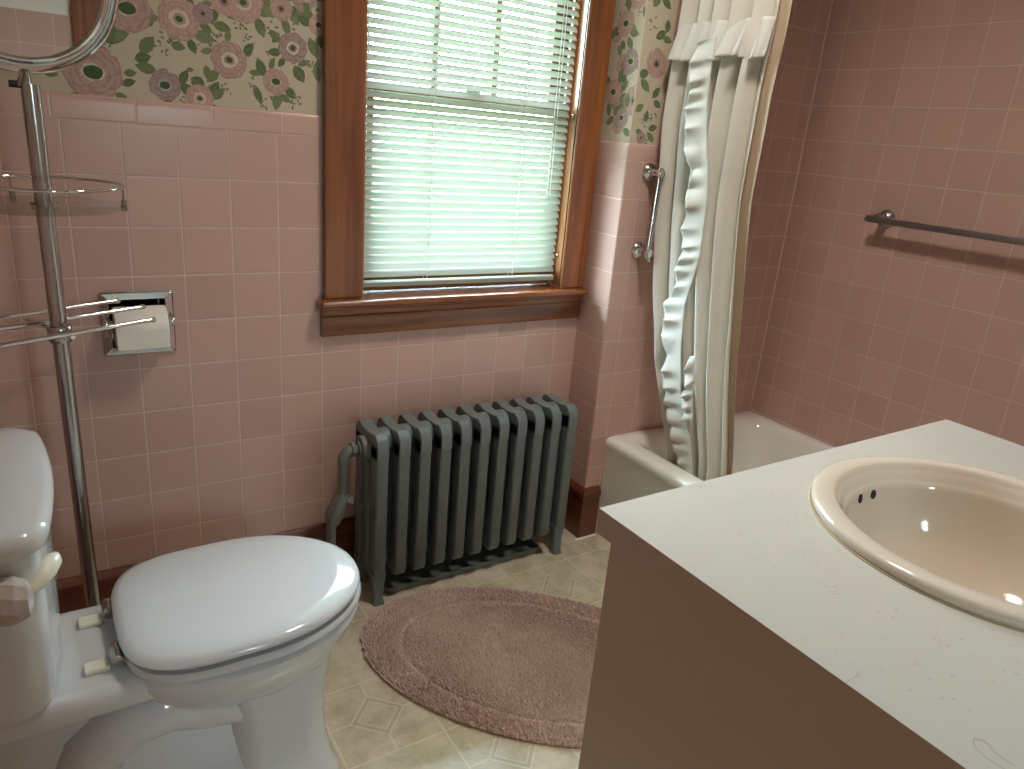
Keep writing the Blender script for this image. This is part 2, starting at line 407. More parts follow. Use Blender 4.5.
# ------------------------------------------------------------------ wallpaper print
class Print:
    def __init__(s, place): s.bm = bmesh.new(); s.place = place; s.k = 0; s.bounds = None
    def poly(s, pts, c):
        s.k += 1
        d = 0.0001 + s.k * 4.0e-7
        if s.bounds:
            u0, u1, v0, v1 = s.bounds
            pts = [(min(max(u, u0), u1), min(max(v, v0), v1)) for u, v in pts]
            if max(p[0] for p in pts)-min(p[0] for p in pts) < 1e-4 or max(p[1] for p in pts)-min(p[1] for p in pts) < 1e-4: return
        f = s.bm.faces.new([s.bm.verts.new(s.place(u, v, d)) for u, v in pts]); f.material_index = PK.index(c)
    def ell(s, u, v, a, b, ang, c, n=12, wob=0.0):
        ca, sa = math.cos(ang), math.sin(ang); pts = []
        for k in range(n):
            t = 2*PI*k/n; w = 1 + wob * random.uniform(-1, 1)
            x, y = a*math.cos(t)*w, b*math.sin(t)*w
            pts.append((u + x*ca - y*sa, v + x*sa + y*ca))
        s.poly(pts, c)
    def leaf(s, u, v, L, W, ang, c='green'):
        ca, sa = math.cos(ang), math.sin(ang)
        out = [(-.5, 0), (-.3, .34), (-.05, .5), (.22, .38), (.5, 0), (.22, -.36), (-.05, -.48), (-.3, -.36)]
        s.poly([(u + x*L*ca - y*W*sa, v + x*L*sa + y*W*ca) for x, y in out], c)
        vein = [(-.5, .01), (.45, .02), (.45, -.02), (-.5, -.03)]
        s.poly([(u + x*L*ca - y*W*sa, v + x*L*sa + y*W*ca) for x, y in vein], 'green_l' if c != 'green_l' else 'green')
    def flower(s, u, v, r, kind='pink', core='core'):
        a, b = {'pink': ('pink', 'pink_d'), 'rose': ('rose', 'rose_d'), 'mauve': ('mauve', 'mauve_d')}[kind]
        ph = random.uniform(0, 6)
        for ring, (dist, size, n) in enumerate(((.66, .40, 9), (.50, .36, 8), (.34, .28, 7))):
            for k in range(n):
                t = ph + ring * .4 + 2*PI*k/n
                cx, cy = u + math.cos(t)*r*dist, v + math.sin(t)*r*dist
                s.ell(cx, cy, r*size, r*size*.8, t + PI/2, b, 11, .16)
                s.ell(u + math.cos(t)*r*dist*.95, v + math.sin(t)*r*dist*.95, r*size*.86, r*size*.68, t + PI/2, a, 11, .14)
        if core == 'white':
            s.ell(u, v, r*.44, r*.38, 0, 'white', 14, .14); s.ell(u, v, r*.30, r*.25, 0, b, 12, .12); s.ell(u, v, r*.17, r*.15, 0, 'core', 10, .1)
        elif core == 'dark':
            s.ell(u, v, r*.36, r*.34, 0, 'mauve_d', 12, .15); s.ell(u, v, r*.18, r*.16, 0, 'dark', 10, .15)
        else:
            s.ell(u, v, r*.38, r*.29, 0, 'white', 14, .15); s.ell(u, v, r*.33, r*.24, 0, 'core', 12, .08)
    def sprig(s, u, v, r):
        for k in range(7):
            t = random.uniform(0, 2*PI); q = random.uniform(.2, 1) * r
            s.leaf(u + math.cos(t)*q, v + math.sin(t)*q, r*.5, r*.24, random.uniform(0, 6), random.choice(['green', 'green_d', 'mauve_d', 'green_l']))
    def scatter(s, u0, u1, v0, v1, avoid=()):
        st = 0.082; nv = int((v1-v0)/st)+1; nu = int((u1-u0)/st)+1
        for j in range(nv):
            for i in range(nu):
                u = u0 + (i + (.5 if j % 2 else 0))*st + random.uniform(-.018, .018); v = v0 + (j+.3)*st + random.uniform(-.018, .018)
                if not (u0 <= u <= u1 and v0 <= v <= v1): continue
                if any(a <= u <= b and c <= v <= d for a, b, c, d in avoid): continue
                t = random.random()
                for q in range(3):
                    w = random.uniform(0, 6)
                    s.leaf(u + math.cos(w)*.044, v + math.sin(w)*.044, random.uniform(.026, .042), random.uniform(.015, .023), w + random.uniform(-.7, .7), random.choice(['green', 'green', 'green_d', 'green_l']))
                s.sprig(u + random.uniform(-.04, .04), v + .05, .016)
                if t < .8: s.flower(u, v, random.uniform(.022, .042), random.choice(['pink', 'rose', 'mauve']), random.choice(['core', 'white', 'dark', 'core']))
    def make(s, parent):
        me = bpy.data.meshes.new('wallpaper_print'); s.bm.to_mesh(me); s.bm.free()
        return _finish('wallpaper_print', me, [M['print_' + k] for k in PK], parent, None, None, 2)

# ================================================================== SETTING
# ---- floor and ceiling
struct(B().box(XL-.15, X2+.15, YF-.15, .15, -.10, 0).make('floor', M['floor']))
struct(B().box(XL-.15, X2+.15, YF-.15, .15, H, H+.1).make('ceiling', M['ceiling']))

# ---- window wall
WX0, WX1, WZ0, WZ1 = 0.628, 1.325, 0.822, 1.985           # rough opening
TPX0, TPX1, TPZ0, TPZ1 = 0.047, 0.179, 0.737, 0.865        # niche for the paper holder
wb = struct(slab_grid([XL-.15, TPX0, TPX1, WX0, WX1, X1+.05], [0, TPZ0, WZ0, TPZ1, WZ1, H], {(3, 2), (3, 3), (1, 1), (1, 2)}, 0.004, 0.15).make('wall_back', M['paper']))
slab_grid([XL, TPX0, TPX1, WX0, WX1, X1+.0], [0, TPZ0, WZ0, TPZ1, Z0], {(3, 2), (3, 3), (1, 1), (1, 2)}, 0.0, 0.0039).make('tile_wainscot', M['tile_back'], wb)
def cap_profile(t=0.0):      # (depth, z) cross section of the bullnose course
    return [(-.0006, Z0+.001), (-.0010, CAP-.014), (-.0004, CAP-.005), (.0014, CAP-.001), (.0039, CAP), (.0039, Z0+.001)]
for a, b_ in ((XL, 0.60), (1.36, X1)):
    B().prism(cap_profile(), a, b_, 'x').make('tile_cap', M['tile_cap'], wb, smooth=60)
pr = Print(lambda u, v, d: (u, .004 - d, v)); pr.bounds = (XL, 0.60, CAP-.002, H)
# flowers: (x, z, radius, kind, core) on the wall
FL = [(.069,1.328,.056,'pink','core'),(.141,1.456,.048,'pink','core'),(.238,1.450,.044,'rose','white'),(.286,1.467,.022,'mauve','dark'),(.336,1.382,.040,'pink','white'),(.202,1.317,.033,'mauve','core'),
      (.437,1.348,.030,'pink','core'),(.477,1.424,.034,'mauve','white'),(.370,1.502,.044,'rose','white'),(.330,1.498,.030,'rose','dark'),(.452,1.501,.026,'pink','dark'),(.502,1.527,.028,'mauve','dark'),(.537,1.480,.024,'rose','core'),(.271,1.297,.030,'rose','white'),
      (-.02,1.39,.05,'pink','white'),(-.06,1.48,.045,'rose','core')]
LV = [(0.114, 1.401, 0.058, 0.03, 0.3), (0.173, 1.392, 0.046, 0.028, 0.89), (0.163, 1.366, 0.034, 0.024, 0.29), (0.233, 1.397, 0.03, 0.02, -0.17), (0.286, 1.422, 0.047, 0.028, -0.21), (0.324, 1.447, 0.039, 0.022, -0.21), (0.342, 1.477, 0.033, 0.026, -0.89), (0.269, 1.328, 0.034, 0.028, -0.64), (0.29, 1.349, 0.036, 0.018, -1.35), (0.301, 1.321, 0.029, 0.016, 0.1), (0.393, 1.362, 0.032, 0.014, -0.06), (0.429, 1.385, 0.027, 0.014, 1.19), (0.439, 1.44, 0.028, 0.014, 0.89), (0.46, 1.47, 0.024, 0.016, -0.94), (0.481, 1.487, 0.037, 0.02, -0.98), (0.513, 1.498, 0.036, 0.024, -0.77), (0.524, 1.43, 0.046, 0.024, -1.17), (0.491, 1.37, 0.042, 0.028, -0.99), (0.503, 1.395, 0.034, 0.014, 0.4), (0.533, 1.377, 0.043, 0.02, -1.38), (0.377, 1.401, 0.022, 0.016, 0.42), (0.412, 1.487, 0.037, 0.018, -0.19), (0.396, 1.316, 0.046, 0.018, -1.21), (0.474, 1.328, 0.03, 0.014, -1.0), (0.432, 1.309, 0.025, 0.012, -0.64), (0.137, 1.334, 0.026, 0.016, 0.11), (-0.006, 1.32, 0.029, 0.02, -0.28), (0.181, 1.435, 0.02, 0.014, 0.57), (0.232, 1.479, 0.037, 0.018, -0.19), (0.125, 1.414, 0.03, 0.024, -0.69), (0.013, 1.344, 0.031, 0.018, 0.74), (0.254, 1.353, 0.016, 0.01, 0.12)]
avoid = [(-.10, .60, CAP, 1.545)]
for i, (x, z, L, W, a) in enumerate(LV):
    pr.leaf(x, z, L, W, a, ['green', 'green', 'green_d', 'green', 'green_l'][i % 5])
for x, z in ((.376,1.433),(.333,1.325),(.262,1.40),(.43,1.40),(.10,1.38),(.20,1.39),(.41,1.30),(.47,1.31),(.52,1.40),(.36,1.46),(.08,1.41)):
    pr.sprig(x, z, .016)
for x, z, rr, kd, co in FL:
    for q in range(4):
        w_ = random.uniform(0, 2*PI); l_ = random.uniform(.026, .044)
        pr.leaf(x + math.cos(w_)*(rr+l_*.3), z + math.sin(w_)*(rr+l_*.3), l_, l_*.55, w_ + random.uniform(-.6, .6), random.choice(['green', 'green_d', 'green_l']))
    pr.sprig(x + rr*1.3, z - rr*1.1, .02)
for f in FL: pr.flower(*f)
pr.scatter(XL+.02, .60, CAP+.01, H-.02, avoid)
pr.make(wb)

# ---- chase beside the window and the tub's end wall
rc = 0.006
def chase_path(off, xa, xb, corner=True):
    """plan outline of the chase face, pushed out by off"""
    r = rc + off; cx, cy = X1 + rc, -D + rc
    side = [(X1 - off, 0.0)]
    arc = [(cx + r*math.cos(t), cy + r*math.sin(t)) for t in [PI + PI/2*k/6 for k in range(7)]]
    return side + arc + [(xb, -D - off)]
def chase_skin(o0, o1, z0, z1, xb):
    a, b_ = chase_path(o1, 0, xb), chase_path(o0, 0, xb)
    return B().prism(a + b_[::-1], z0, z1, 'z')
wc = struct(B().prism(chase_path(-.004, 0, X2+.15) + [(X2+.15, .15), (X1+.004, .15)], 0, H, 'z').make('wall_alcove', M['paper']))
XS = 1.512
sk = chase_skin(-.0039, 0.0, 0, Z0, X2)
for f in sk.bm.faces:
    if f.calc_center_median().x < X1 + .002: f.material_index = 1
sk.make('tile_wainscot', [M['tile_chase'], M['tile_chase_side']], wc, smooth=50)
rings = [[(x, y, z) for x, y in chase_path(-dd, 0, XS)] for dd, z in cap_profile()]
cp = B(); R = [[cp.bm.verts.new(p) for p in r] for r in rings]
for i in range(len(R)):
    a, b_ = R[i], R[(i+1) % len(R)]
    for j in range(len(a)-1):
        cp.bm.faces.new((a[j], a[j+1], b_[j+1], b_[j]))
cp.make('tile_cap', M['tile_cap_side'], wc, smooth=60)
B().box(XS, X2, -D, -D+.0039, Z0, 2.1).make('alcove_tile', M['tile_chase'], wc)
ps = Print(lambda u, v, d: (X1 + .004 - d, -u, v)); ps.bounds = (0.0, D-.008, CAP-.002, H)
ps.scatter(0.0, D, CAP+.02, H-.05)
for u, v, r in ((.06, 1.60, .036), (.10, 1.50, .034), (.04, 1.42, .036), (.09, 1.35, .030)):
    for q in range(3):
        w = q*2.1 + u*60; ps.leaf(u+math.cos(w)*.05, v+math.sin(w)*.05, .042, .022, w+.4, 'green')
    ps.flower(u, v, r, 'mauve' if r < .035 else 'rose', 'core')
ps.make(wc)
pf = Print(lambda u, v, d: (u, -D + .004 - d, v)); pf.bounds = (X1+.010, XS, CAP-.002, H)
for u, v, L, W, a in ((1.435,1.66,.05,.028,1.0),(1.47,1.655,.045,.022,-.6),(1.485,1.60,.035,.022,1.6),(1.465,1.575,.045,.024,.5),(1.49,1.565,.04,.02,-.2),(1.42,1.47,.04,.026,.3),(1.43,1.44,.05,.025,-.7),(1.475,1.425,.04,.022,.9),(1.485,1.395,.035,.02,-.5),(1.42,1.38,.035,.022,.6),(1.45,1.36,.035,.018,1.5),(1.48,1.33,.035,.02,.2),(1.43,1.315,.03,.018,-.4),(1.475,1.305,.04,.02,2.4)):
    pf.leaf(u, v, L, W, a, random.choice(['green', 'green_d']))
for u, v in ((1.44,1.345),(1.47,1.36),(1.43,1.60),(1.46,1.30)): pf.sprig(u, v, .02)
pf.flower(1.462, 1.50, .040, 'pink', 'dark'); pf.flower(1.44, 1.30, .018, 'mauve', 'dark')
pf.scatter(X1+.02, XS, 1.69, H-.05); pf.make(wc)

# ---- right wall (long side of the tub), left wall, wall behind the camera
wr = struct(B().box(X2+.004, X2+.15, YF-.15, .15, 0, H).make('wall_right', M['plaster']))
B().box(X2, X2+.0039, YF, -D, 0, 2.1).make('tile_field', M['tile_right'], wr)
B().tube([(X2-.001, -D-.001, .362), (X2-.001, -D-.001, 2.1)], .003, 8).make('corner_grout', M['grout'], wr)
B().tube([(X2-.001, -D-.001, .362), (X2-.001, -1.66, .362)], .0025, 8).make('tub_grout', M['grout'], wr)
wl = struct(B().box(XL-.15, XL-.004, YF-.15, .15, 0, H).make('wall_left', M['paper']))
B().box(XL-.0039, XL, YF, 0, 0, Z0).make('tile_wainscot', M['tile_left'], wl)
DX0, DX1 = .26, 1.0
wf = struct(slab_grid([XL, DX0, DX1, X2], [0, 2.03, H], {(1, 0)}, YF-.12, YF-.004).make('wall_front', M['paint']))
slab_grid([XL, DX0, DX1, X2], [0, Z0], {(1, 0)}, YF-.0039, YF).make('tile_wainscot', M['tile_back'], wf)
dr = sgroup('door_1')
for a in (DX0-.09, DX1-.01): B().box(a, a+.10, YF, YF+.02, 0, 2.04).make('door_casing', M['wood_z'], dr, bevel=.004)
B().box(DX0-.09, DX1+.09, YF, YF+.021, 2.03, 2.13).make('door_head', M['wood_x'], dr, bevel=.004)
for a in (DX0, DX1-.02): B().box(a, a+.02, YF-.12, YF-.0041, 0, 2.03).make('door_jamb', M['wood_jamb'], dr)
# unseen hall, added with its window to send cool fill light inside
HY = -3.5
struct(B().box(XL-.15, 1.6, HY-.12, YF-.151, -.1, 0).make('floor_added_hall', M['wood_jamb']))
struct(B().box(XL-.15, 1.6, HY-.12, YF-.101, H, H+.1).make('ceiling_added_hall', M['ceiling']))
struct(B().box(XL-.15, XL, HY-.12, YF-.121, 0, H).make('wall_added_hall_left', M['paint']))
struct(B().box(1.48, 1.6, HY-.12, YF-.121, 0, H).make('wall_added_hall_right', M['paint']))
HW = (.50, .84, 1.22, 1.74)
struct(slab_grid([XL, HW[0], HW[1], 1.48], [0, HW[2], HW[3], H], {(1, 1)}, HY-.12, HY).make('wall_added_hall_front', M['paint']))
w2 = sgroup('added_hall_window')  # unseen window, added and sized as the source of the fill light
B().box(HW[0], HW[1], HY-.07, HY-.066, HW[2], HW[3]).make('pane', M['glass'], w2)
f = B()
for x0, x1, z0, z1 in ((HW[0], HW[0]+.05, HW[2], HW[3]), (HW[1]-.05, HW[1], HW[2], HW[3]), (HW[0]+.05, HW[1]-.05, HW[2], HW[2]+.05), (HW[0]+.05, HW[1]-.05, HW[3]-.05, HW[3]), (HW[0]+.05, HW[1]-.05, 1.46, 1.49)):
    f.box(x0, x1, HY-.085, HY-.05, z0, z1)
f.make('window_frame', M['wood_jamb'], w2)

# ---- baseboards
def bb_prof(h):   # (out, z)
    return [(0, 0), (.015, 0), (.015, h-.034), (.019, h-.028), (.019, h-.016), (.012, h-.006), (.006, h), (0, h)]
def along(path, prof):      # path of (x, y, nx, ny) with mitred normals
    return [[(x + nx*o, y + ny*o, z) for o, z in prof] for x, y, nx, ny in path]
struct(B().rings(along([(XL, 0, 0, -1), (X1, 0, -1, -1)], bb_prof(BB))).make('baseboard_back', M['wood_base_x'], smooth=30))
struct(B().rings(along([(X1, 0, -1, -1), (X1, -D, -1, -1), (1.452, -D, 0, -1)], bb_prof(BB+.006))).make('baseboard_side', M['wood_base_x'], smooth=30))
# thin caulk line where the chase baseboard meets the floor
struct(B().box(1.362, 1.452, -D-.024, -D-.0151, 0, .004).make('trim_1', M['tub'], bevel=.002))

# ---- window
wn = sgroup('window_1', (0.978, 0, 0.84))
CZ1 = 2.07
B().prism([(.544, .838), (.6445, .838), (.6445, CZ1), (.544, CZ1)], -.02, 0.0, 'y').make('casing', M['wood_z'], wn, bevel=.004, seg=3)
B().prism([(1.3055, .838), (1.3875, .838), (1.3875, CZ1), (1.3055, CZ1)], -.02, 0.0, 'y').make('casing', M['wood_z'], wn, bevel=.004, seg=3)
B().box(.544, 1.3875, -.022, 0, 1.955, 2.06).make('head_casing', M['wood_x'], wn, bevel=.004)
# bead along the inner edge of each casing
for xx in (.6445, 1.3035):
    B().tube([(xx, -.014, .838), (xx, -.014, 1.957)], .0055, 10).make('casing_bead', M['wood_jamb'], wn, smooth=40)
# jambs, stops
B().box(.628, .650, 0.0, .15, .838, 1.985).make('jamb', M['wood_jamb'], wn)
B().box(1.3035, 1.325, 0.0, .15, .838, 1.985).make('jamb', M['wood_jamb'], wn)
B().box(.650, 1.3035, 0.0, .15, 1.96, 1.985).make('head_jamb', M['wood_jamb'], wn)
for a, b_ in ((.650, .668), (1.2845, 1.3035)):
    B().box(a, b_, .034, .046, .838, 1.96).make('stop', M['wood_jamb'], wn, bevel=.003)
# stool (inner sill) with horns, apron
st = [(.5265, -.052), (1.3865, -.052), (1.3865, -.0), (1.3035, -.0), (1.3035, .15), (.650, .15), (.650, 0), (.5265, 0)]
B().prism(st, .820, .838, 'z').make('stool', M['wood_x'], wn, bevel=.006, seg=4, smooth=40)
B().prism([(-.0005, .738), (-.016, .738), (-.019, .748), (-.019, .790), (-.024, .796), (-.024, .808), (-.030, .812), (-.030, .820), (-.0005, .820)], .5385, 1.3845, 'x').make('apron', M['wood_x'], wn, smooth=25)
# sashes
def sash(name, z0, z1, y0, y1, stile, bot, top, mun):
    f = B(); x0, x1 = .650, 1.3035
    f.box(x0, x0+stile, y0, y1, z0, z1); f.box(x1-stile, x1, y0, y1, z0, z1)
    f.box(x0+stile, x1-stile, y0, y1, z0, z0+bot); f.box(x0+stile, x1-stile, y0, y1, z1-top, z1)
    s_ = f.make(name, M['wood_jamb'], wn, bevel=.003)
    yc = (y0+y1)/2
    p_ = B().box(x0+stile, x1-stile, yc-.0015, yc+.0015, z0+bot, z1-top).make('pane', M['glass']); p_.parent = s_
    for mx in mun:
        q = B().box(mx-.010, mx+.010, y0+.004, y1-.004, z0+bot, z1-top).make('muntin', M['wood_jamb']); q.parent = s_
    return s_
sash('lower_sash', .840, 1.372, .048, .080, .046, .072, .034, ())
sash('upper_sash', 1.342, 1.958, .084, .116, .046, .034, .046, (.882, 1.071))
B().box(.95, .995, .030, .047, 1.372, 1.384).make('sash_lock', M['chrome_dull'], wn, bevel=.003)
for sy, sz in ((.012, 1.345), (.020, .935)):
    B().lathe([(.004, 0), (.0055, -.002), (.0055, -.004), (.003, -.006)], (1.3035, sy, sz), 'x', 12).make('screw', M['chrome_dull'], wn, smooth=40)

# ---- outside ground
struct(B().box(-30, 30, 1.2, 60, -1.3, -1.2).make('lawn', M['lawn']))

# unseen eave slab, added to keep the high sky off the blind slats
struct(B().box(-2, 4.5, .16, 1.05, 2.16, 2.26).make('added_sky_block', M['plaster']))

# ================================================================== THINGS
# ---- venetian blind
bl = thing('venetian_blind', 'white mini blind with tilted slats hanging in the wood framed window', 'window blind', (.97, .02, .86))
BX0, BX1, BY = .6565, 1.2835, .016
def slat_b(z, tilt=math.radians(41), w=.0252):
    b = B(); n = 6; R = []
    for x in (BX0, BX1):
        ring = []
        for k in range(n+1):
            t = (k/n - .5)*w; cam = .0026*(1-(2*k/n-1)**2)
            # t<0 room side (low), t>0 window side (high)
            ring.append((x, BY + t*math.cos(tilt) - cam*math.sin(tilt), z + t*math.sin(tilt) + cam*math.cos(tilt)))
        R.append(ring)
    b.rings(R, closed_ring=False)
    return b
PITCH = .0205; z = .8955; first = None
while z < 1.90:
    tl = math.radians(45 + random.uniform(-1.2, 1.2))
    slat_b(z, tl).make('slat', M['slat'], bl, smooth=60, recalc=False); z += PITCH
B().prism([(BY-.011, .861), (BY+.011, .861), (BY+.011, .872), (BY+.005, .8765), (BY-.005, .8765), (BY-.011, .872)], BX0, BX1, 'x').make('bottom_rail', M['slat'], bl, smooth=40)
B().box(BX0-.003, BX1+.003, BY-.013, BY+.013, 1.915, 1.945).make('headrail', M['slat'], bl, bevel=.002)
for lx in (.845, 1.128):
    b = B()
    for yy in (BY-.0115, BY+.0115): b.tube([(lx, yy, .868), (lx, yy, 1.915)], .0008, 5)
    zz = .895
    while zz < 1.90:
        b.tube([(lx, BY-.0115, zz-.009), (lx, BY+.0115, zz+.009)], .0007, 4); zz += PITCH
    b.make('ladder_cord', M['cord'], bl)
for lx in (1.225, 1.235):
    B().tube([(lx, BY-.016, 1.12), (lx-.001, BY-.017, 1.5), (lx, BY-.014, 1.915)], .0011, 5).make('lift_cord', M['cord'], bl)

# ---- radiator
RX0, RP, NS = .637, .0622, 11
RYF, RYB = -.205, -.048
rd = thing('cast_iron_radiator', 'grey painted cast iron column radiator standing below the window', 'radiator', (.95, -.13, 0))
yc = (RYF+RYB)/2
def section(x, leg):
    b = B(); hw = .0165
    ycs = [RYF+.023, yc, RYB-.023]
    # three columns with rounded flat faces
    for i, y in enumerate(ycs):
        o = rrect(x-hw, x+hw, y-.0225, y+.0225, .0045, 2)
        zb = .082
        b.rings([[(px, y+(py-y)*.6, zb-.004) for px, py in o], [(px, py, zb+.012) for px, py in o], [(px, py, .482) for px, py in o]])
    # header with chamfered shoulders, footer
    top = [(RYF, .445), (RYF, .488), (RYF+.010, .505), (RYF+.026, .513), (yc-.02, .507), (yc+.02, .507), (RYB-.026, .513), (RYB-.010, .505), (RYB, .486), (RYB, .445)]
    b.prism(top, x-hw, x+hw, 'x')
    bot = [(RYF+.004, .125), (RYF+.004, .086), (RYF+.02, .074), (RYB-.02, .074), (RYB-.004, .086), (RYB-.004, .125)]
    b.prism(bot, x-hw*.9, x+hw*.9, 'x')
    # thin web between the columns
    b.box(x-.006, x+.006, RYF+.02, RYB-.02, .10, .47)
    return b.make('section', M['rad'], rd, smooth=35, bevel=.0032, seg=2)
for i in range(NS): section(RX0 + i*RP, i in (0, NS-1))
for zz in (.474, .112):
    b = B()
    for i in range(NS-1):
        xa, xb = RX0+i*RP+.012, RX0+(i+1)*RP-.012
        b.lathe([(.024, xa), (.031, xa+.008), (.031, xb-.008), (.024, xb)], (0, yc, zz), 'x', 20)
    b.make('hub', M['rad'], rd, smooth=40)
for x in (RX0, RX0 + (NS-1)*RP):
    for y, s in ((RYF+.020, -1), (RYB-.020, 1)):
        b = B()
        prof = [(.100, .020, .018), (.06, .017, .015), (.02, .013, .012), (.006, .016, .015), (0, .017, .016)]
        b.rings([[(x+px, y + s*(.006 if zz < .03 else 0) + py, zz) for px, py in rrect(-a, a, -c, c, .006, 3)] for zz, a, c in prof])
        b.make('leg', M['rad'], rd, smooth=40)
# end plug, supply elbow, valve and riser on the left
B().lathe([(.020, -.018), (.034, -.016), (.036, -.008), (.036, 0.0)], (RX0-.0165, yc+.006, .452), 'x', 24).make('end_plug', M['rad_pipe'], rd, smooth=40)
def arc(c, r, a0, a1, n, pl):
    out = []
    for k in range(n+1):
        a = a0+(a1-a0)*k/n
        out.append((c[0]+r*math.cos(a), c[1], c[2]+r*math.sin(a)))
    return out
py = yc + .006
ex = RX0 - .078
el = [(RX0-.030, py, .452), (ex+.028, py, .452)] + arc((ex+.028, py, .424), .028, PI/2, PI, 6, 'xz')
el += [(ex, py, .40), (ex, py, .315)]
B().tube(el, [.0135]*2 + [.0155]*7 + [.0125]*2, 14).make('supply_pipe', M['rad_pipe'], rd, smooth=50)
for xx in (RX0-.034, RX0-.052):
    B().lathe([(.017, -.006), (.021, -.005), (.021, .005), (.017, .006)], (xx, py, .452), 'x', 8).make('pipe_nut', M['rad_pipe'], rd, smooth=30)
B().tube([(ex+.006, py, .325), (ex, py, .31), (ex-.022, py+.004, .265), (ex-.028, py+.004, .24)], [.018, .023, .025, .019], 10).make('valve', M['rad_pipe'], rd, smooth=35)
B().tube([(ex+.020, py-.014, .318), (ex+.010, py-.02, .305)], [.010, .012], 8).make('valve_nut', M['rad_pipe'], rd, smooth=35)
B().tube([(ex-.030, py+.004, .25), (ex-.032, py+.004, .0)], .0125, 12).make('riser_pipe', M['rad_pipe'], rd, smooth=50)

# low tray on the floor below the radiator
tr = B()
o1, o2 = rrect(.675, 1.205, -.172, -.055, .012, 3), rrect(.672, 1.208, -.175, -.052, .014, 3)
i1, i2 = rrect(.679, 1.201, -.168, -.059, .010, 3), rrect(.681, 1.199, -.166, -.061, .010, 3)
tr.rings([[(x, y, .002) for x, y in o1], [(x, y, .022) for x, y in o2], [(x, y, .022) for x, y in i1], [(x, y, .006) for x, y in i2]])
tag(tr.make('drip_tray', M['tray'], smooth=40), 'shallow grey green tray on the floor beneath the radiator', 'tray')

# ---- toilet
TY = -.598
tl = thing('toilet', 'white two piece toilet with closed lid beside the chrome stand', 'toilet', (.1, TY, 0))
def egg(xb, xf, hw, z, n=56, xm=None, nb=3.6, nf=2.05):
    """plan outline, blunt at the back and round at the front"""
    xm = xb + (xf-xb)*.47 if xm is None else xm
    pts = []
    for k in range(n):
        t = 2*PI*k/n; c, s_ = math.cos(t), math.sin(t)
        e = nf if c >= 0 else nb
        a = (xf-xm) if c >= 0 else (xm-xb)
        x = xm + a*math.copysign(abs(c)**(2/e), c); y = TY + hw*math.copysign(abs(s_)**(2/e), s_)
        pts.append((x, y, z))
    return pts
b = B()
# bowl, narrowing downwards
b.rings([egg(xb, xf, hw, z_, nb=2.6) for xb, xf, hw, z_ in
         [(.10, .326, .070, .245), (.06, .342, .100, .262), (.03, .357, .122, .285), (.0, .376, .143, .312), (-.024, .392, .160, .343), (-.038, .404, .173, .372), (-.036, .406, .176, .388), (-.028, .398, .168, .396)]])
# front column of the pedestal
b.rings([[(px, py, z_) for px, py in rrect(x0, x1, TY-h, TY+h, .055, 8)] for z_, x0, x1, h in
         [(0, .12, .352, .112), (.014, .12, .350, .110), (.034, .132, .340, .099), (.09, .142, .332, .090), (.15, .144, .328, .087), (.20, .14, .329, .089), (.25, .13, .336, .094), (.30, .12, .345, .10)]])
# rear foot and spine
b.rings([[(px, py, z_) for px, py in rrect(x0, x1, TY-h, TY+h, min(.04, h*.6), 6)] for z_, x0, x1, h in
         [(0, -.30, .24, .114), (.014, -.30, .24, .112), (.05, -.29, .24, .096), (.10, -.275, .24, .072), (.16, -.26, .24, .052), (.34, -.25, .24, .050)]])
# rear deck carrying the tank
dk = []
for zz, e in ((.338, -.040), (.345, -.014), (.358, 0), (.384, 0), (.3945, -.006), (.397, -.014)):
    dk.append([(px, py, zz) for px, py in rrect(-.325, .08+e*.5, TY-.128-e, TY+.128+e, .03, 6)])
b.rings(dk)
b.make('bowl', M['porcelain'], tl, smooth=55)
# trapway bulge on both sides of the pedestal
b = B()
for s in (-1, 1):
    yy = TY + s*.045
    b.tube([(.17, yy, .215), (.11, yy, .245), (.05, yy, .275), (-.02, yy, .270), (-.075, yy, .225), (-.105, yy, .15), (-.13, yy, .09), (-.16, yy, .04)], [.035, .048, .055, .056, .054, .052, .052, .05], 18)
b.make('trapway', M['porcelain'], tl, smooth=60)
for s in (-1, 1):
    B().lathe([(.0, .030), (.010, .028), (.0155, .020), (.0165, .0)], (-.03, TY+s*.098, 0), 'z', 16, cap0=False).make('bolt_cap', M['porcelain'], tl, smooth=50)
# seat ring
so = [egg(-.018, .402, .172, .3985), egg(-.022, .408, .177, .403), egg(-.023, .410, .179, .411), egg(-.020, .406, .175, .4185)]
si = [egg(.055, .325, .105, .4185), egg(.060, .320, .100, .41), egg(.058, .322, .102, .3985)]
b = B(); b.rings(so + si, cap0=False, cap1=False, loop=True); b.make('seat', M['seat'], tl, smooth=50)
# lid
ld = [egg(-.012, .396, .168, .4245), egg(-.022, .404, .176, .428), egg(-.026, .407, .180, .434), egg(-.022, .404, .177, .441), egg(-.010, .392, .165, .4465), egg(.02, .36, .134, .4488), egg(.09, .28, .07, .4496)]
B().rings(ld).make('lid', M['seat'], tl, smooth=60)
for s in (-1, 1):
    b = B(); yy = TY + s*.066
    b.box(-.078, -.040, yy-.013, yy+.013, .397, .4075)
    h_ = b.make('hinge', M['hinge'], tl, bevel=.003)
    q = B().lathe([(.008, -.022), (.010, -.018), (.010, .018), (.008, .022)], (-.030, yy, .420), 'y', 14).make('hinge_pin', M['chrome_dull'], None, smooth=40)
    q.parent = h_
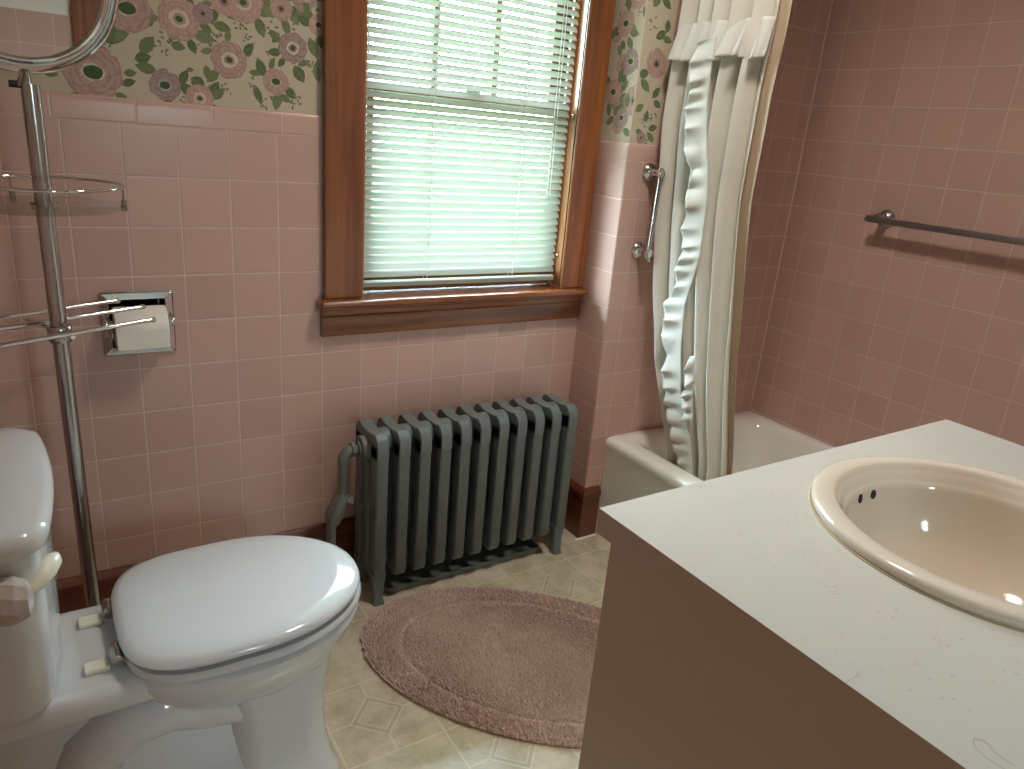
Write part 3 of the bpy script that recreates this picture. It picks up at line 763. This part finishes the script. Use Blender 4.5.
# tank: bow fronted, tapering to the bottom
def tank_ring(z, hw, xf, bow, r, inset=0):
    xb = -.342; pts = []
    n = 14
    ys = [-hw + r + (2*hw-2*r)*k/n for k in range(n+1)]
    front = lambda y: xf - bow*((y/hw)**2)
    for y in ys: pts.append((front(y), TY + y, z))
    # far front corner, back, near front corner
    def corner(yc_, sgn):
        x0 = front(sgn*(hw-r)); out = []
        for k in range(1, 7):
            a = PI/2*k/6; out.append((x0 - r*(1-math.cos(a)), TY + sgn*((hw-r) + r*math.sin(a)), z))
        return out
    pts += corner(hw, 1)
    pts += [(xb, TY+hw*.98, z), (xb, TY-hw*.98, z)]
    pts += corner(hw, -1)[::-1]
    return pts
prof = [(.3985, .135, -.122, .03, .05), (.404, .150, -.108, .026, .05), (.42, .156, -.103, .024, .05), (.50, .168, -.100, .022, .048), (.60, .178, -.099, .020, .045), (.70, .188, -.099, .018, .042)]
B().rings([tank_ring(*p) for p in prof]).make('tank', M['porcelain'], tl, smooth=50)
prof = [(.6995, .198, -.094, .018, .05), (.704, .206, -.087, .018, .055), (.722, .208, -.085, .018, .056), (.732, .204, -.089, .018, .055), (.7365, .194, -.099, .018, .05), (.739, .15, -.14, .018, .04)]
B().rings([tank_ring(*p) for p in prof]).make('tank_lid', M['porcelain'], tl, smooth=60)
# flush lever with clear faceted knob
b = B()
b.tube([(-.128, -.775, .640), (-.118, -.765, .644), (-.106, -.748, .650), (-.097, -.732, .655), (-.093, -.722, .657)], [.008, .012, .014, .012, .005], 14)
lv = b.make('flush_lever', M['hinge'], tl, smooth=60)
b = B()
R = []
for r_, h_ in ((.012, .030), (.026, .024), (.033, .008), (.033, -.008), (.026, -.022), (.012, -.03)):
    R.append([(-.150 + h_*.9, -.799 + r_*math.cos(2*PI*k/10 + h_*9), .645 + r_*math.sin(2*PI*k/10 + h_*9)) for k in range(10)])
b.rings(R); kn = b.make('knob', M['crystal'], None); kn.parent = lv
# ---- chrome stand with mirror, glass shelf and towel arms
PX, PY = -.0475, -.27
sd = thing('mirror_stand', 'chrome pole stand with round mirror, glass shelf and towel arms behind the toilet', 'stand', (PX, PY, 0))
B().tube([(PX, PY, .02), (PX, PY, .75), (PX, PY, 1.292)], .0145, 20).make('pole', M['chrome_dull'], sd, smooth=50)
B().lathe([(.0, .034), (.024, .032), (.03, .02), (.095, .012), (.10, .004), (.10, 0)], (PX, PY, 0), 'z', 40, cap0=False).make('base', M['chrome_dull'], sd, smooth=40)
B().lathe([(.019, 0), (.021, .004), (.021, .026), (.019, .03)], (PX, PY, .845), 'z', 20).make('arm_collar', M['chrome_dull'], sd, smooth=40)
# towel arms: three parallel bars, joined to the pole by a cross piece
dv = Vector((.261, .122, 0)).normalized(); AZ = .870
ends = [((.1175, -.244), 'front'), ((.1125, -.133), ''), ((.072, -.066), '')]
for (exx, eyy), _ in ends:
    e = Vector((exx, eyy, AZ)); s0 = e - dv*.50
    if s0.x < XL+.02: s0 = e - dv*((e.x-(XL+.02))/dv.x)
    B().tube([s0, e - dv*.01, e - dv*.003, e], [.0042, .0042, .006, .0045], 10).make('towel_arm', M['chrome'], sd, smooth=50)
nrm = Vector((dv.y, -dv.x, 0)).normalized()
pa = Vector((PX, PY, AZ-.008))
B().tube([pa + nrm*.045, pa, pa - nrm*.115], .0045, 8).make('cross_bar', M['chrome'], sd, smooth=50)
# glass shelf with gallery rail
SR = .127
def ring(c, r, n=64): return [(c[0]+r*math.cos(2*PI*k/n), c[1]+r*math.sin(2*PI*k/n), c[2]) for k in range(n)]
B().tube(ring((PX, PY, 1.131), SR), .0027, 8, closed=True).make('gallery_rail', M['chrome'], sd, smooth=50)
B().lathe([(SR-.003, -.003), (SR-.001, -.002), (SR-.001, .002), (SR-.003, .003)], (PX, PY, 1.0935), 'z', 64).make('glass_shelf', M['shelf_glass'], sd, smooth=30)
for a in (.10, PI*.62, PI*1.25):
    cx, cy = PX + (SR)*math.cos(a), PY + SR*math.sin(a)
    B().tube([(cx, cy, 1.131), (cx, cy, 1.105), (cx, cy, 1.104), (cx, cy, 1.084)], [.002, .002, .005, .005], 8).make('shelf_clip', M['chrome_dull'], sd, smooth=40)
B().tube([(PX, PY, 1.10), (PX, PY, 1.086)], .021, 16).make('shelf_collar', M['chrome_dull'], sd, smooth=40)
# mirror
MC = Vector((PX-.005, PY, 1.458)); MR = .150
rot = Matrix.Rotation(math.radians(.5), 4, 'Z') @ Matrix.Rotation(math.radians(5.0), 4, 'X')
def mrot(pts): return [MC + rot @ Vector(p) for p in pts]
NN = 72
circ = lambda r, y: [(r*math.cos(2*PI*k/NN), y, r*math.sin(2*PI*k/NN)) for k in range(NN)]
b = B()
b.rings([mrot(circ(r, y)) for r, y in ((.124, -.006), (.128, -.010), (.132, -.009), (.135, -.005), (.142, -.006), (.149, -.004), (.151, .002), (.148, .008), (.124, .009))], cap0=False, cap1=True)
mf = b.make('mirror_frame', M['chrome'], sd, smooth=50)
b = B(); b.rings([mrot(circ(.1245, -.0055)), mrot(circ(.1245, -.003))]); g_ = b.make('mirror_glass', M['mirror'], None); g_.parent = mf
B().tube([(PX-.010, PY+.002, 1.285), (PX-.006, PY+.003, 1.300), (PX-.005, PY+.003, 1.312)], [.013, .009, .006], 12).make('mirror_pivot', M['chrome_dull'], sd, smooth=40)
B().tube([(PX-.030, PY, 1.290), (PX-.012, PY, 1.290)], .006, 10).make('pivot_screw', M['black'], sd, smooth=40)

# ---- toilet paper holder (recessed) and roll
th = thing('toilet_paper_holder', 'recessed chrome toilet paper holder in the pink tile wall', 'toilet paper holder', (.113, 0, .80))
b = B()
fo, fm, fi = rrect(.038, .188, .7275, .8745, .004, 2), rrect(.041, .185, .7305, .8715, .004, 2), rrect(.055, .171, .745, .857, .004, 2)
b.rings([[(x, -.0003, z_) for x, z_ in fo], [(x, -.005, z_) for x, z_ in fo], [(x, -.008, z_) for x, z_ in fm], [(x, -.006, z_) for x, z_ in fi], [(x, .055, z_) for x, z_ in rrect(.060, .166, .750, .852, .004, 2)]], cap0=False)
b.make('frame', M['chrome'], th, smooth=30)
for xx, s in ((.052, -1), (.174, 1)):
    B().lathe([(.011, 0), (.013, .004*s), (.012, .009*s), (.006, .012*s), (.0, .013*s)], (xx, -.020, .806), 'x', 16, cap1=False).make('roller_post', M['chrome'], th, smooth=50)
B().lathe([(.008, .052), (.008, .174)], (0, -.020, .806), 'x', 16).make('roller', M['chrome_dull'], th, smooth=50)
b = B()
b.lathe([(.019, .0605), (.044, .0605), (.0455, .063), (.0455, .1655), (.044, .168), (.019, .168)], (0, -.020, .798), 'x', 40, cap0=False, cap1=False)
# close the core and hang a short sheet
b.lathe([(.019, .168), (.0185, .114), (.019, .0605)], (0, -.020, .798), 'x', 40, cap0=False, cap1=False)
b.box(.0615, .167, -.0668, -.0655, .757, .80)
tag(b.make('toilet_paper_roll', M['roll'], smooth=40), 'white toilet paper roll held in the chrome wall holder', 'toilet paper')

# ---- shower fixture bar on the chase front
gb = thing('wall_grab_bar', 'upright chrome bar on two round flanges beside the shower curtain', 'grab bar', (1.482, -D, 1.09))
fl = [(1.4835, 1.207), (1.4815, .977)]
for fx, fz in fl:
    B().lathe([(.020, .003), (.024, -.0003), (.026, -.004), (.022, -.012), (.012, -.017), (.010, -.05), (.012, -.052)], (fx, -D, fz), 'y', 24).make('flange', M['chrome'], gb, smooth=50)
    B().tube([(fx-.002, -D-.046, fz), (fx-.002, -D-.062, fz), (fx-.002, -D-.066, fz)], [.012, .012, .006], 14).make('post_cap', M['chrome'], gb, smooth=40)
B().tube([(1.4835, -D-.054, 1.222), (1.4835, -D-.054, 1.216), (1.479, -D-.054, .962), (1.479, -D-.054, .952), (1.479, -D-.054, .948)], [.005, .007, .007, .0085, .005], 14).make('bar', M['chrome_dull'], gb, smooth=50)

# ---- towel bar on the right wall
tb = thing('towel_bar', 'dark metal towel bar on the pink tile wall above the tub', 'towel bar', (X2, -.75, 1.127))
BYS, BYE, BZ, BO = -.485, -1.07, 1.124, .062
bx = X2 - BO
def sq(c, h, y): return [(c[0]+px, y, c[1]+pz) for px, pz in rrect(-h, h, -h, h, .003, 2)]
B().rings([sq((bx, BZ), .004, BYS+.022), sq((bx, BZ), .0095, BYS+.014), sq((bx, BZ), .0095, BYE-.014), sq((bx, BZ), .004, BYE-.022)]).make('bar', M['chrome_dark'], tb, smooth=30)
for yy in (BYS-.013, BYE+.025):
    B().lathe([(.020, .0045), (.026, -.0003), (.027, -.006), (.023, -.012), (.014, -.018), (.013, -BO)], (X2, yy, BZ+.004), 'x', 24).make('post', M['chrome_dark'], tb, smooth=40)

# ---- bathtub
TX0, TY1 = 1.4535, -1.66
tu = thing('bathtub', 'cream enamelled bathtub along the pink tiled right wall', 'bathtub', (1.81, -.9, 0))
def rr3(x0, x1, y0, y1, r, z_): return [(x, y, z_) for x, y in rrect(x0, x1, y0, y1, r, 8)]
e = .0006
X2e, YDe = X2 - e, -D - e
b = B()
b.rings([rr3(TX0+.010, X2e, TY1, YDe, .004, 0), rr3(TX0+.008, X2e, TY1, YDe, .004, .30), rr3(TX0+.003, X2e, TY1, YDe, .005, .325), rr3(TX0, X2e, TY1, YDe, .006, .338), rr3(TX0+.002, X2e, TY1, YDe, .008, .350), rr3(TX0+.010, X2e-.003, TY1+.005, YDe-.002, .012, .358),
         rr3(TX0+.022, X2e-.008, TY1+.012, YDe-.006, .02, .3615), rr3(TX0+.060, X2e-.038, TY1+.06, YDe-.042, .06, .361), rr3(TX0+.076, X2e-.050, TY1+.08, YDe-.055, .08, .354), rr3(TX0+.086, X2e-.060, TY1+.095, YDe-.066, .09, .338),
         rr3(TX0+.098, X2e-.072, TY1+.13, YDe-.085, .10, .25), rr3(TX0+.115, X2e-.088, TY1+.18, YDe-.115, .11, .13), rr3(TX0+.14, X2e-.11, TY1+.22, YDe-.145, .11, .075), rr3(TX0+.20, X2e-.17, TY1+.30, YDe-.22, .12, .055)], cap0=True)
b.make('tub_shell', M['tub'], tu, smooth=50)
# ---- shower curtain
cu = thing('shower_curtain', 'ivory shower curtain with white ruffles gathered at the tub end', 'shower curtain', (1.51, -.35, .30))
def interp(tab, z_):
    tab = sorted(tab)
    if z_ <= tab[0][0]: return tab[0][1]
    for (a, va), (b_, vb) in zip(tab, tab[1:]):
        if z_ <= b_: t = (z_-a)/(b_-a); t = t*t*(3-2*t)*.4 + t*.6; return va+(vb-va)*t
    return tab[-1][1]
XC = [(.20, 1.572), (.36, 1.566), (.60, 1.545), (1.1, 1.518), (1.5, 1.498), (2.0, 1.492)]
YL = [(.20, -.345), (.40, -.335), (.49, -.30), (.69, -.235), (.90, -.195), (1.13, -.168), (1.35, -.152), (1.51, -.162), (1.67, -.168), (2.0, -.17)]
YR = [(.20, -.585), (.43, -.570), (.78, -.530), (1.17, -.492), (1.41, -.502), (1.57, -.515), (2.0, -.53)]
ZT, ZB = 2.165, .215
def surf(s, z_, folds, amp, x_off=0.0, ph=0.0, yl=0.0, yr=0.0):
    y0, y1 = interp(YL, z_)+yl, interp(YR, z_)+yr
    w = s*folds*2*PI + ph + .5*math.sin(z_*3.1)
    f = math.sin(w); f = math.copysign(abs(f)**.75, f)
    ys = y0 + (y1-y0)*(s + .018*math.sin(w*2+1.0))
    am = amp*(.75 + .25*math.sin(s*9+z_*1.7))
    return Vector((interp(XC, z_) + x_off + am*f, ys, z_))
def sheet(name, mat, folds, amp, z0, z1, s0=0.0, s1=1.0, x_off=0.0, ph=0.0, yl=0.0, yr=0.0, ns=150, nz=60, extra=None):
    b = B(); R = []
    for j in range(nz+1):
        z_ = z0+(z1-z0)*j/nz; row = []
        for i in range(ns+1):
            s = s0+(s1-s0)*i/ns
            p = surf(s, z_, folds, amp, x_off, ph, yl, yr)
            if extra: p = extra(p, s, z_)
            row.append(p)
        R.append(row)
    b.rings(R, closed_ring=False)
    o = b.make(name, mat, cu, smooth=80, recalc=False)
    md = o.modifiers.new('thickness', 'SOLIDIFY'); md.thickness = .0012; md.offset = 0
    return o
FO, AM = 5.6, .032
sheet('liner', M['liner'], 3.5, .012, ZB, ZT, x_off=.016, ph=.9, yl=.01, yr=-.004)
sheet('panel', M['curtain'], FO, AM, ZB+.01, ZT, 0, .93, ph=2.2)
# header ruffle: flares out below its seam at z = 1.60
def flare(z0, z1, w):
    def f(p, s, z_):
        t = (z1-z_)/(z1-z0); cx_ = interp(XC, z_); p.x = cx_ + (p.x-cx_)*(.55+.45*t); p.x -= .007 + w*t + .007*t*math.sin(s*61); p.y += .006*t*math.sin(s*83); p.z += .006*t*math.sin(s*19+1); return p
    return f
sheet('header_ruffle', M['ruffle'], 7.5, AM*.85, 1.508, 1.600, .0, .96, ph=1.0, ns=260, nz=12, extra=flare(1.508, 1.600, .016))
# long ruffle hanging from a seam near the front edge
def long_ruffle(tab, w, z0, z1, k):   # scalloped strip
    b = B(); R = []; n = 520; m = 10
    for j in range(n+1):
        z_ = z0+(z1-z0)*j/n; y_ = interp(tab, z_); row = []
        wv = math.sin(z_*k + 2.4*math.sin(z_*13) + 1.0*math.sin(z_*31)); w2 = math.sin(z_*k*.5 + 1)
        for i in range(m+1):
            t = i/m; o_ = t**1.2
            x = interp(XC, z_) - AM*.95 - .004 - .014*o_ + .008*o_*wv + .005*o_*math.sin(z_*37)
            y = y_ - w*(1-t) + .010*o_*(wv*.45+w2*.75) + .006*o_*math.sin(z_*23+2)
            row.append(Vector((x, y, z_ - .012*o_ + .005*o_*math.cos(z_*k))))
        R.append(row)
    b.rings(R, closed_ring=False); o = b.make('edge_ruffle', M['ruffle'], cu, smooth=80, recalc=False)
    md = o.modifiers.new('thickness', 'SOLIDIFY'); md.thickness = .001; md.offset = 0
long_ruffle([(.25, -.43), (.44, -.385), (.50, -.362), (.61, -.318), (.73, -.300), (.85, -.296), (1.0, -.330), (1.15, -.330), (1.41, -.285), (1.56, -.285)], .062, .30, 1.56, 118)
long_ruffle([(.42, -.43), (.60, -.405), (.72, -.395)], .028, .52, .72, 150)
# rod and rings
rodo = thing('shower_curtain_rod', 'chrome shower curtain rod above the tub', 'curtain rod', (1.492, -.9, 2.19))
B().tube([(1.492, -D-.001, 2.192), (1.492, YF+.002, 2.192)], .0125, 16).make('rod', M['chrome'], rodo, smooth=50)
for yy, s in ((-D, -1), (YF+.001, 1)): B().lathe([(.03, 0), (.03, s*.006), (.016, s*.02)], (1.492, yy, 2.192), 'y', 20).make('flange', M['chrome'], rodo, smooth=40)
for i in range(7):
    yy = -.18 - i*.055
    B().tube([(1.492+.022*math.cos(a), yy, 2.182+.026*math.sin(a)) for a in [2*PI*k/16 for k in range(16)]], .0018, 6, closed=True).make('curtain_ring', M['chrome'], cu, smooth=50)

# ---- vanity cabinet, countertop and basin
CX0, CX1_, CYB, CYF, CZ = .548, 1.468, -1.142, -1.688, .800
vb = B()
o_, i_ = [(.563, -1.630), (1.450, -1.630), (1.450, -1.158), (.563, -1.158)], [(.581, -1.612), (1.432, -1.612), (1.432, -1.176), (.581, -1.176)]
vb.rings([[(x, y, 0) for x, y in o_], [(x, y, .762) for x, y in o_], [(x, y, .762) for x, y in i_], [(x, y, .10) for x, y in i_]])
va = thing('vanity_cabinet', 'taupe laminate vanity cabinet under the white countertop', 'cabinet', (1.0, -1.40, 0))
vb.make('body', M['vanity'], va, bevel=.002)
for a, b_ in ((.585, 1.010), (1.016, 1.442)):
    d_ = B().box(a, b_, -1.650, -1.6302, .11, .745).make('door', M['vanity'], va, bevel=.003)
ct = B()
SC = (1.018, -1.441)
no = 64
def rect_pt(a, x0, x1, y0, y1):
    c, s_ = math.cos(a), math.sin(a); t = 1e9
    if c > 1e-9: t = min(t, (x1-SC[0])/c)
    if c < -1e-9: t = min(t, (x0-SC[0])/c)
    if s_ > 1e-9: t = min(t, (y1-SC[1])/s_)
    if s_ < -1e-9: t = min(t, (y0-SC[1])/s_)
    return (SC[0]+t*c, SC[1]+t*s_)
angs = sorted([2*PI*k/no for k in range(no)] + [math.atan2(yy-SC[1], xx-SC[0]) % (2*PI) for xx in (CX0, CX1_) for yy in (CYF, CYB)])
outer = [rect_pt(a, CX0, CX1_, CYF, CYB) for a in angs]
inner = [(SC[0]+.228*math.cos(a), SC[1]+.228*math.sin(a)) for a in angs]
ct.rings([[(x, y, CZ-.038) for x, y in inner], [(x, y, CZ) for x, y in inner], [(x, y, CZ) for x, y in outer], [(x, y, CZ-.038) for x, y in outer]], loop=True, mi=0)
for f in ct.bm.faces:
    c = f.calc_center_median()
    if abs(c.z-(CZ-.019)) < .006 and (abs(c.x-CX0) < .002 or abs(c.y-CYF) < .002 or abs(c.y-CYB) < .002 or abs(c.x-CX1_) < .002): f.material_index = 1
tag(ct.make('countertop', [M['counter'], M['vanity']]), 'white speckled laminate countertop with taupe edge on the vanity', 'countertop')
sk = thing('sink', 'round bone coloured drop in sink set in the white countertop', 'sink', (SC[0], SC[1], CZ))
b = B()
prof = [(.2265, -.03), (.2265, .0004), (.2405, .0004), (.2420, .009), (.2405, .0135), (.2365, .0160), (.230, .0168), (.2125, .0160), (.2085, .0140), (.2060, .009), (.2015, .004), (.197, -.001), (.194, -.008), (.191, -.011), (.1885, -.014), (.1865, -.022), (.183, -.050), (.172, -.085), (.150, -.120), (.115, -.146), (.07, -.160), (.03, -.165), (.022, -.167), (.021, -.175)]
b.lathe(prof, (SC[0], SC[1], CZ), 'z', 96, cap0=False, cap1=True)
b.make('basin', M['sink'], sk, smooth=42)
B().lathe([(.0, .002), (.018, .002), (.021, -.001), (.021, -.005)], (SC[0], SC[1], CZ-.1665), 'z', 24, cap0=False).make('drain', M['chrome'], sk, smooth=40)
for a in (math.radians(95.6), math.radians(84.5)):
    c = Vector((SC[0] + .186*math.cos(a), SC[1] + .186*math.sin(a), CZ-.0265)); nv = Vector((-math.cos(a), -math.sin(a), .18)).normalized()
    ring_ = []
    t1 = Vector((-math.sin(a), math.cos(a), 0)); t2 = nv.cross(t1)
    b = B(); b.rings([[c + nv*h_ + t1*(.0062*q*math.cos(2*PI*k/16)) + t2*(.0078*q*math.sin(2*PI*k/16)) for k in range(16)] for h_, q in ((-.012, 1.0), (.0012, 1.0), (.0015, .9))])
    b.make('overflow_hole', M['sink_hole'], sk)
b = B(); b.tube(ring((SC[0], SC[1], CZ+.0006), .2428, 96), .0016, 6, closed=True); b.make('caulk_bead', M['caulk'], sk, smooth=60)

# ---- rug
rg = thing('bath_rug', 'oval dusty pink shag rug on the floor before the radiator', 'rug', (.90, -.59, 0))
RC = Vector((.905, -.592)); RA, RB = .462, .274
ru = Vector((.7178, -.6962)); rv = Vector((.6962, .7178))
def rugp(r, t, z_): q = RC + ru*(RA*r*math.cos(t)) + rv*(RB*r*math.sin(t)); return (q.x, q.y, z_)
NR = 96
b = B()
b.rings([[rugp(1.0, 2*PI*k/NR, .0006) for k in range(NR)], [rugp(1.0, 2*PI*k/NR, .006) for k in range(NR)], [rugp(.97, 2*PI*k/NR, .010) for k in range(NR)], [rugp(.80, 2*PI*k/NR, .010) for k in range(NR)], [rugp(.775, 2*PI*k/NR, .006) for k in range(NR)], [rugp(.75, 2*PI*k/NR, .009) for k in range(NR)], [rugp(.3, 2*PI*k/NR, .009) for k in range(NR)]])
b.make('backing', M['rug'], rg, smooth=50)
vs, fs = [], []
rn = random.Random(3)
for i in range(26000):
    r = math.sqrt(rn.random())*1.0; t = rn.random()*2*PI
    x, y, _ = rugp(r, t, 0)
    if x > .60 and y < -1.15: continue
    g_ = abs(r-.785)
    hgt = .0115 + .0045*(r > .785)
    if g_ < .026: hgt *= .3
    hgt *= rn.uniform(.75, 1.15)
    if r > .985: hgt *= .7
    a = rn.random()*2*PI; le = rn.uniform(.002, .011); lean = rn.gauss(0, .9) + 2.4 + 1.2*math.sin(x*9+y*5)
    tx, ty = x + math.cos(lean)*le, y + math.sin(lean)*le
    w = rn.uniform(.0022, .0036)
    k = len(vs)
    for q in range(3): vs.append((x + w*math.cos(a+q*2.094), y + w*math.sin(a+q*2.094), .005))
    for q in range(3): vs.append(((x+tx)/2 + w*.85*math.cos(a+q*2.094), (y+ty)/2 + w*.85*math.sin(a+q*2.094), .005+hgt*.6))
    vs.append((tx, ty, .005+hgt))
    for q in range(3):
        q2 = (q+1) % 3
        fs.append((k+q, k+q2, k+3+q2, k+3+q)); fs.append((k+3+q, k+3+q2, k+6))
me = bpy.data.meshes.new('pile'); me.from_pydata(vs, [], fs)
pl = _finish('pile', me, M['pile'], rg, 80, None, 2); pl['kind'] = 'stuff'

# ---- ceiling lamp
LX, LY = 1.0, -.82
cl = thing('ceiling_light', 'round ceiling light inside a drum added to dim the upper walls', 'ceiling light', (LX, LY, H))
B().lathe([(.135, -.004), (.150, -.004), (.152, -.105), (.146, -.11), (.140, -.105), (.135, -.02)], (LX, LY, H), 'z', 48, cap0=True, cap1=False).make('cutoff_drum', M['shade'], cl, smooth=40)  # unseen opaque drum, added to cut lamp light off the upper walls
B().lathe([(.0, -.022), (.12, -.022), (.133, -.026), (.12, -.031), (.0, -.034)], (LX, LY, H), 'z', 48, cap0=False, cap1=False).make('lamp_diffuser', M['lamp'], cl, smooth=60)

# ================================================================== LIGHT
w = bpy.data.worlds.new('sky'); sc.world = w; w.use_nodes = True
nt = w.node_tree; bg = nt.nodes['Background']
tc = nt.nodes.new('ShaderNodeTexCoord'); sx = nt.nodes.new('ShaderNodeSeparateXYZ'); nt.links.new(tc.outputs['Generated'], sx.inputs[0])
rp = nt.nodes.new('ShaderNodeValToRGB'); nt.links.new(sx.outputs[2], rp.inputs[0])
rp.color_ramp.elements[0].position = 0.0; rp.color_ramp.elements[0].color = (.22, .26, .265, 1)
rp.color_ramp.elements[1].position = .42; rp.color_ramp.elements[1].color = (.66, .82, .97, 1)
nt.links.new(rp.outputs[0], bg.inputs['Color']); bg.inputs['Strength'].default_value = 100.0
pt = bpy.data.lights.new('window_portal', 'AREA'); pt.shape = 'RECTANGLE'; pt.size = .66; pt.size_y = 1.12; pt.cycles.is_portal = True
po = bpy.data.objects.new('window_portal', pt); col.objects.link(po); po.location = (.977, .155, 1.405); 
po.rotation_euler = (-PI/2, 0, 0)
p2 = bpy.data.lights.new('added_hall_portal', 'AREA'); p2.shape = 'RECTANGLE'; p2.size = .41; p2.size_y = .66; p2.cycles.is_portal = True
q2 = bpy.data.objects.new('added_hall_portal', p2); col.objects.link(q2); q2.location = (.68, HY-.13, 1.475); q2.rotation_euler = (PI/2, 0, 0)  # portal for the added window in the hall

# ================================================================== CAMERA
cd = bpy.data.cameras.new('camera'); cam = bpy.data.objects.new('camera', cd); col.objects.link(cam); sc.camera = cam
cd.sensor_fit = 'HORIZONTAL'; cd.sensor_width = 36; cd.lens = 730.34/1024*36; cd.clip_start = .02; cd.clip_end = 200
yaw, pit, rol = -.5965, -.3289, .0873
Bm = Matrix(((1, 0, 0), (0, 0, -1), (0, 1, 0)))
Rm = Matrix.Rotation(yaw, 3, 'Z') @ Matrix.Rotation(pit, 3, 'X') @ Bm @ Matrix.Rotation(rol, 3, 'Z')
cam.matrix_world = Matrix.Translation((-.0741, -1.8171, 1.2792)) @ Rm.to_4x4()

sc.view_settings.view_transform = 'Standard'; sc.view_settings.look = 'None'
sc.view_settings.exposure = 0.0; sc.view_settings.gamma = 1.0; sc.view_settings.use_curve_mapping = False
try:
    sc.cycles.use_denoising = True; sc.cycles.max_bounces = 10; sc.cycles.diffuse_bounces = 6; sc.cycles.transparent_max_bounces = 12
    sc.cycles.sample_clamp_indirect = 4.0; sc.cycles.caustics_reflective = False; sc.cycles.caustics_refractive = False
except Exception: pass
for o in bpy.data.objects:
    for k in ('_loc', '_fix'):
        if k in o: del o[k]
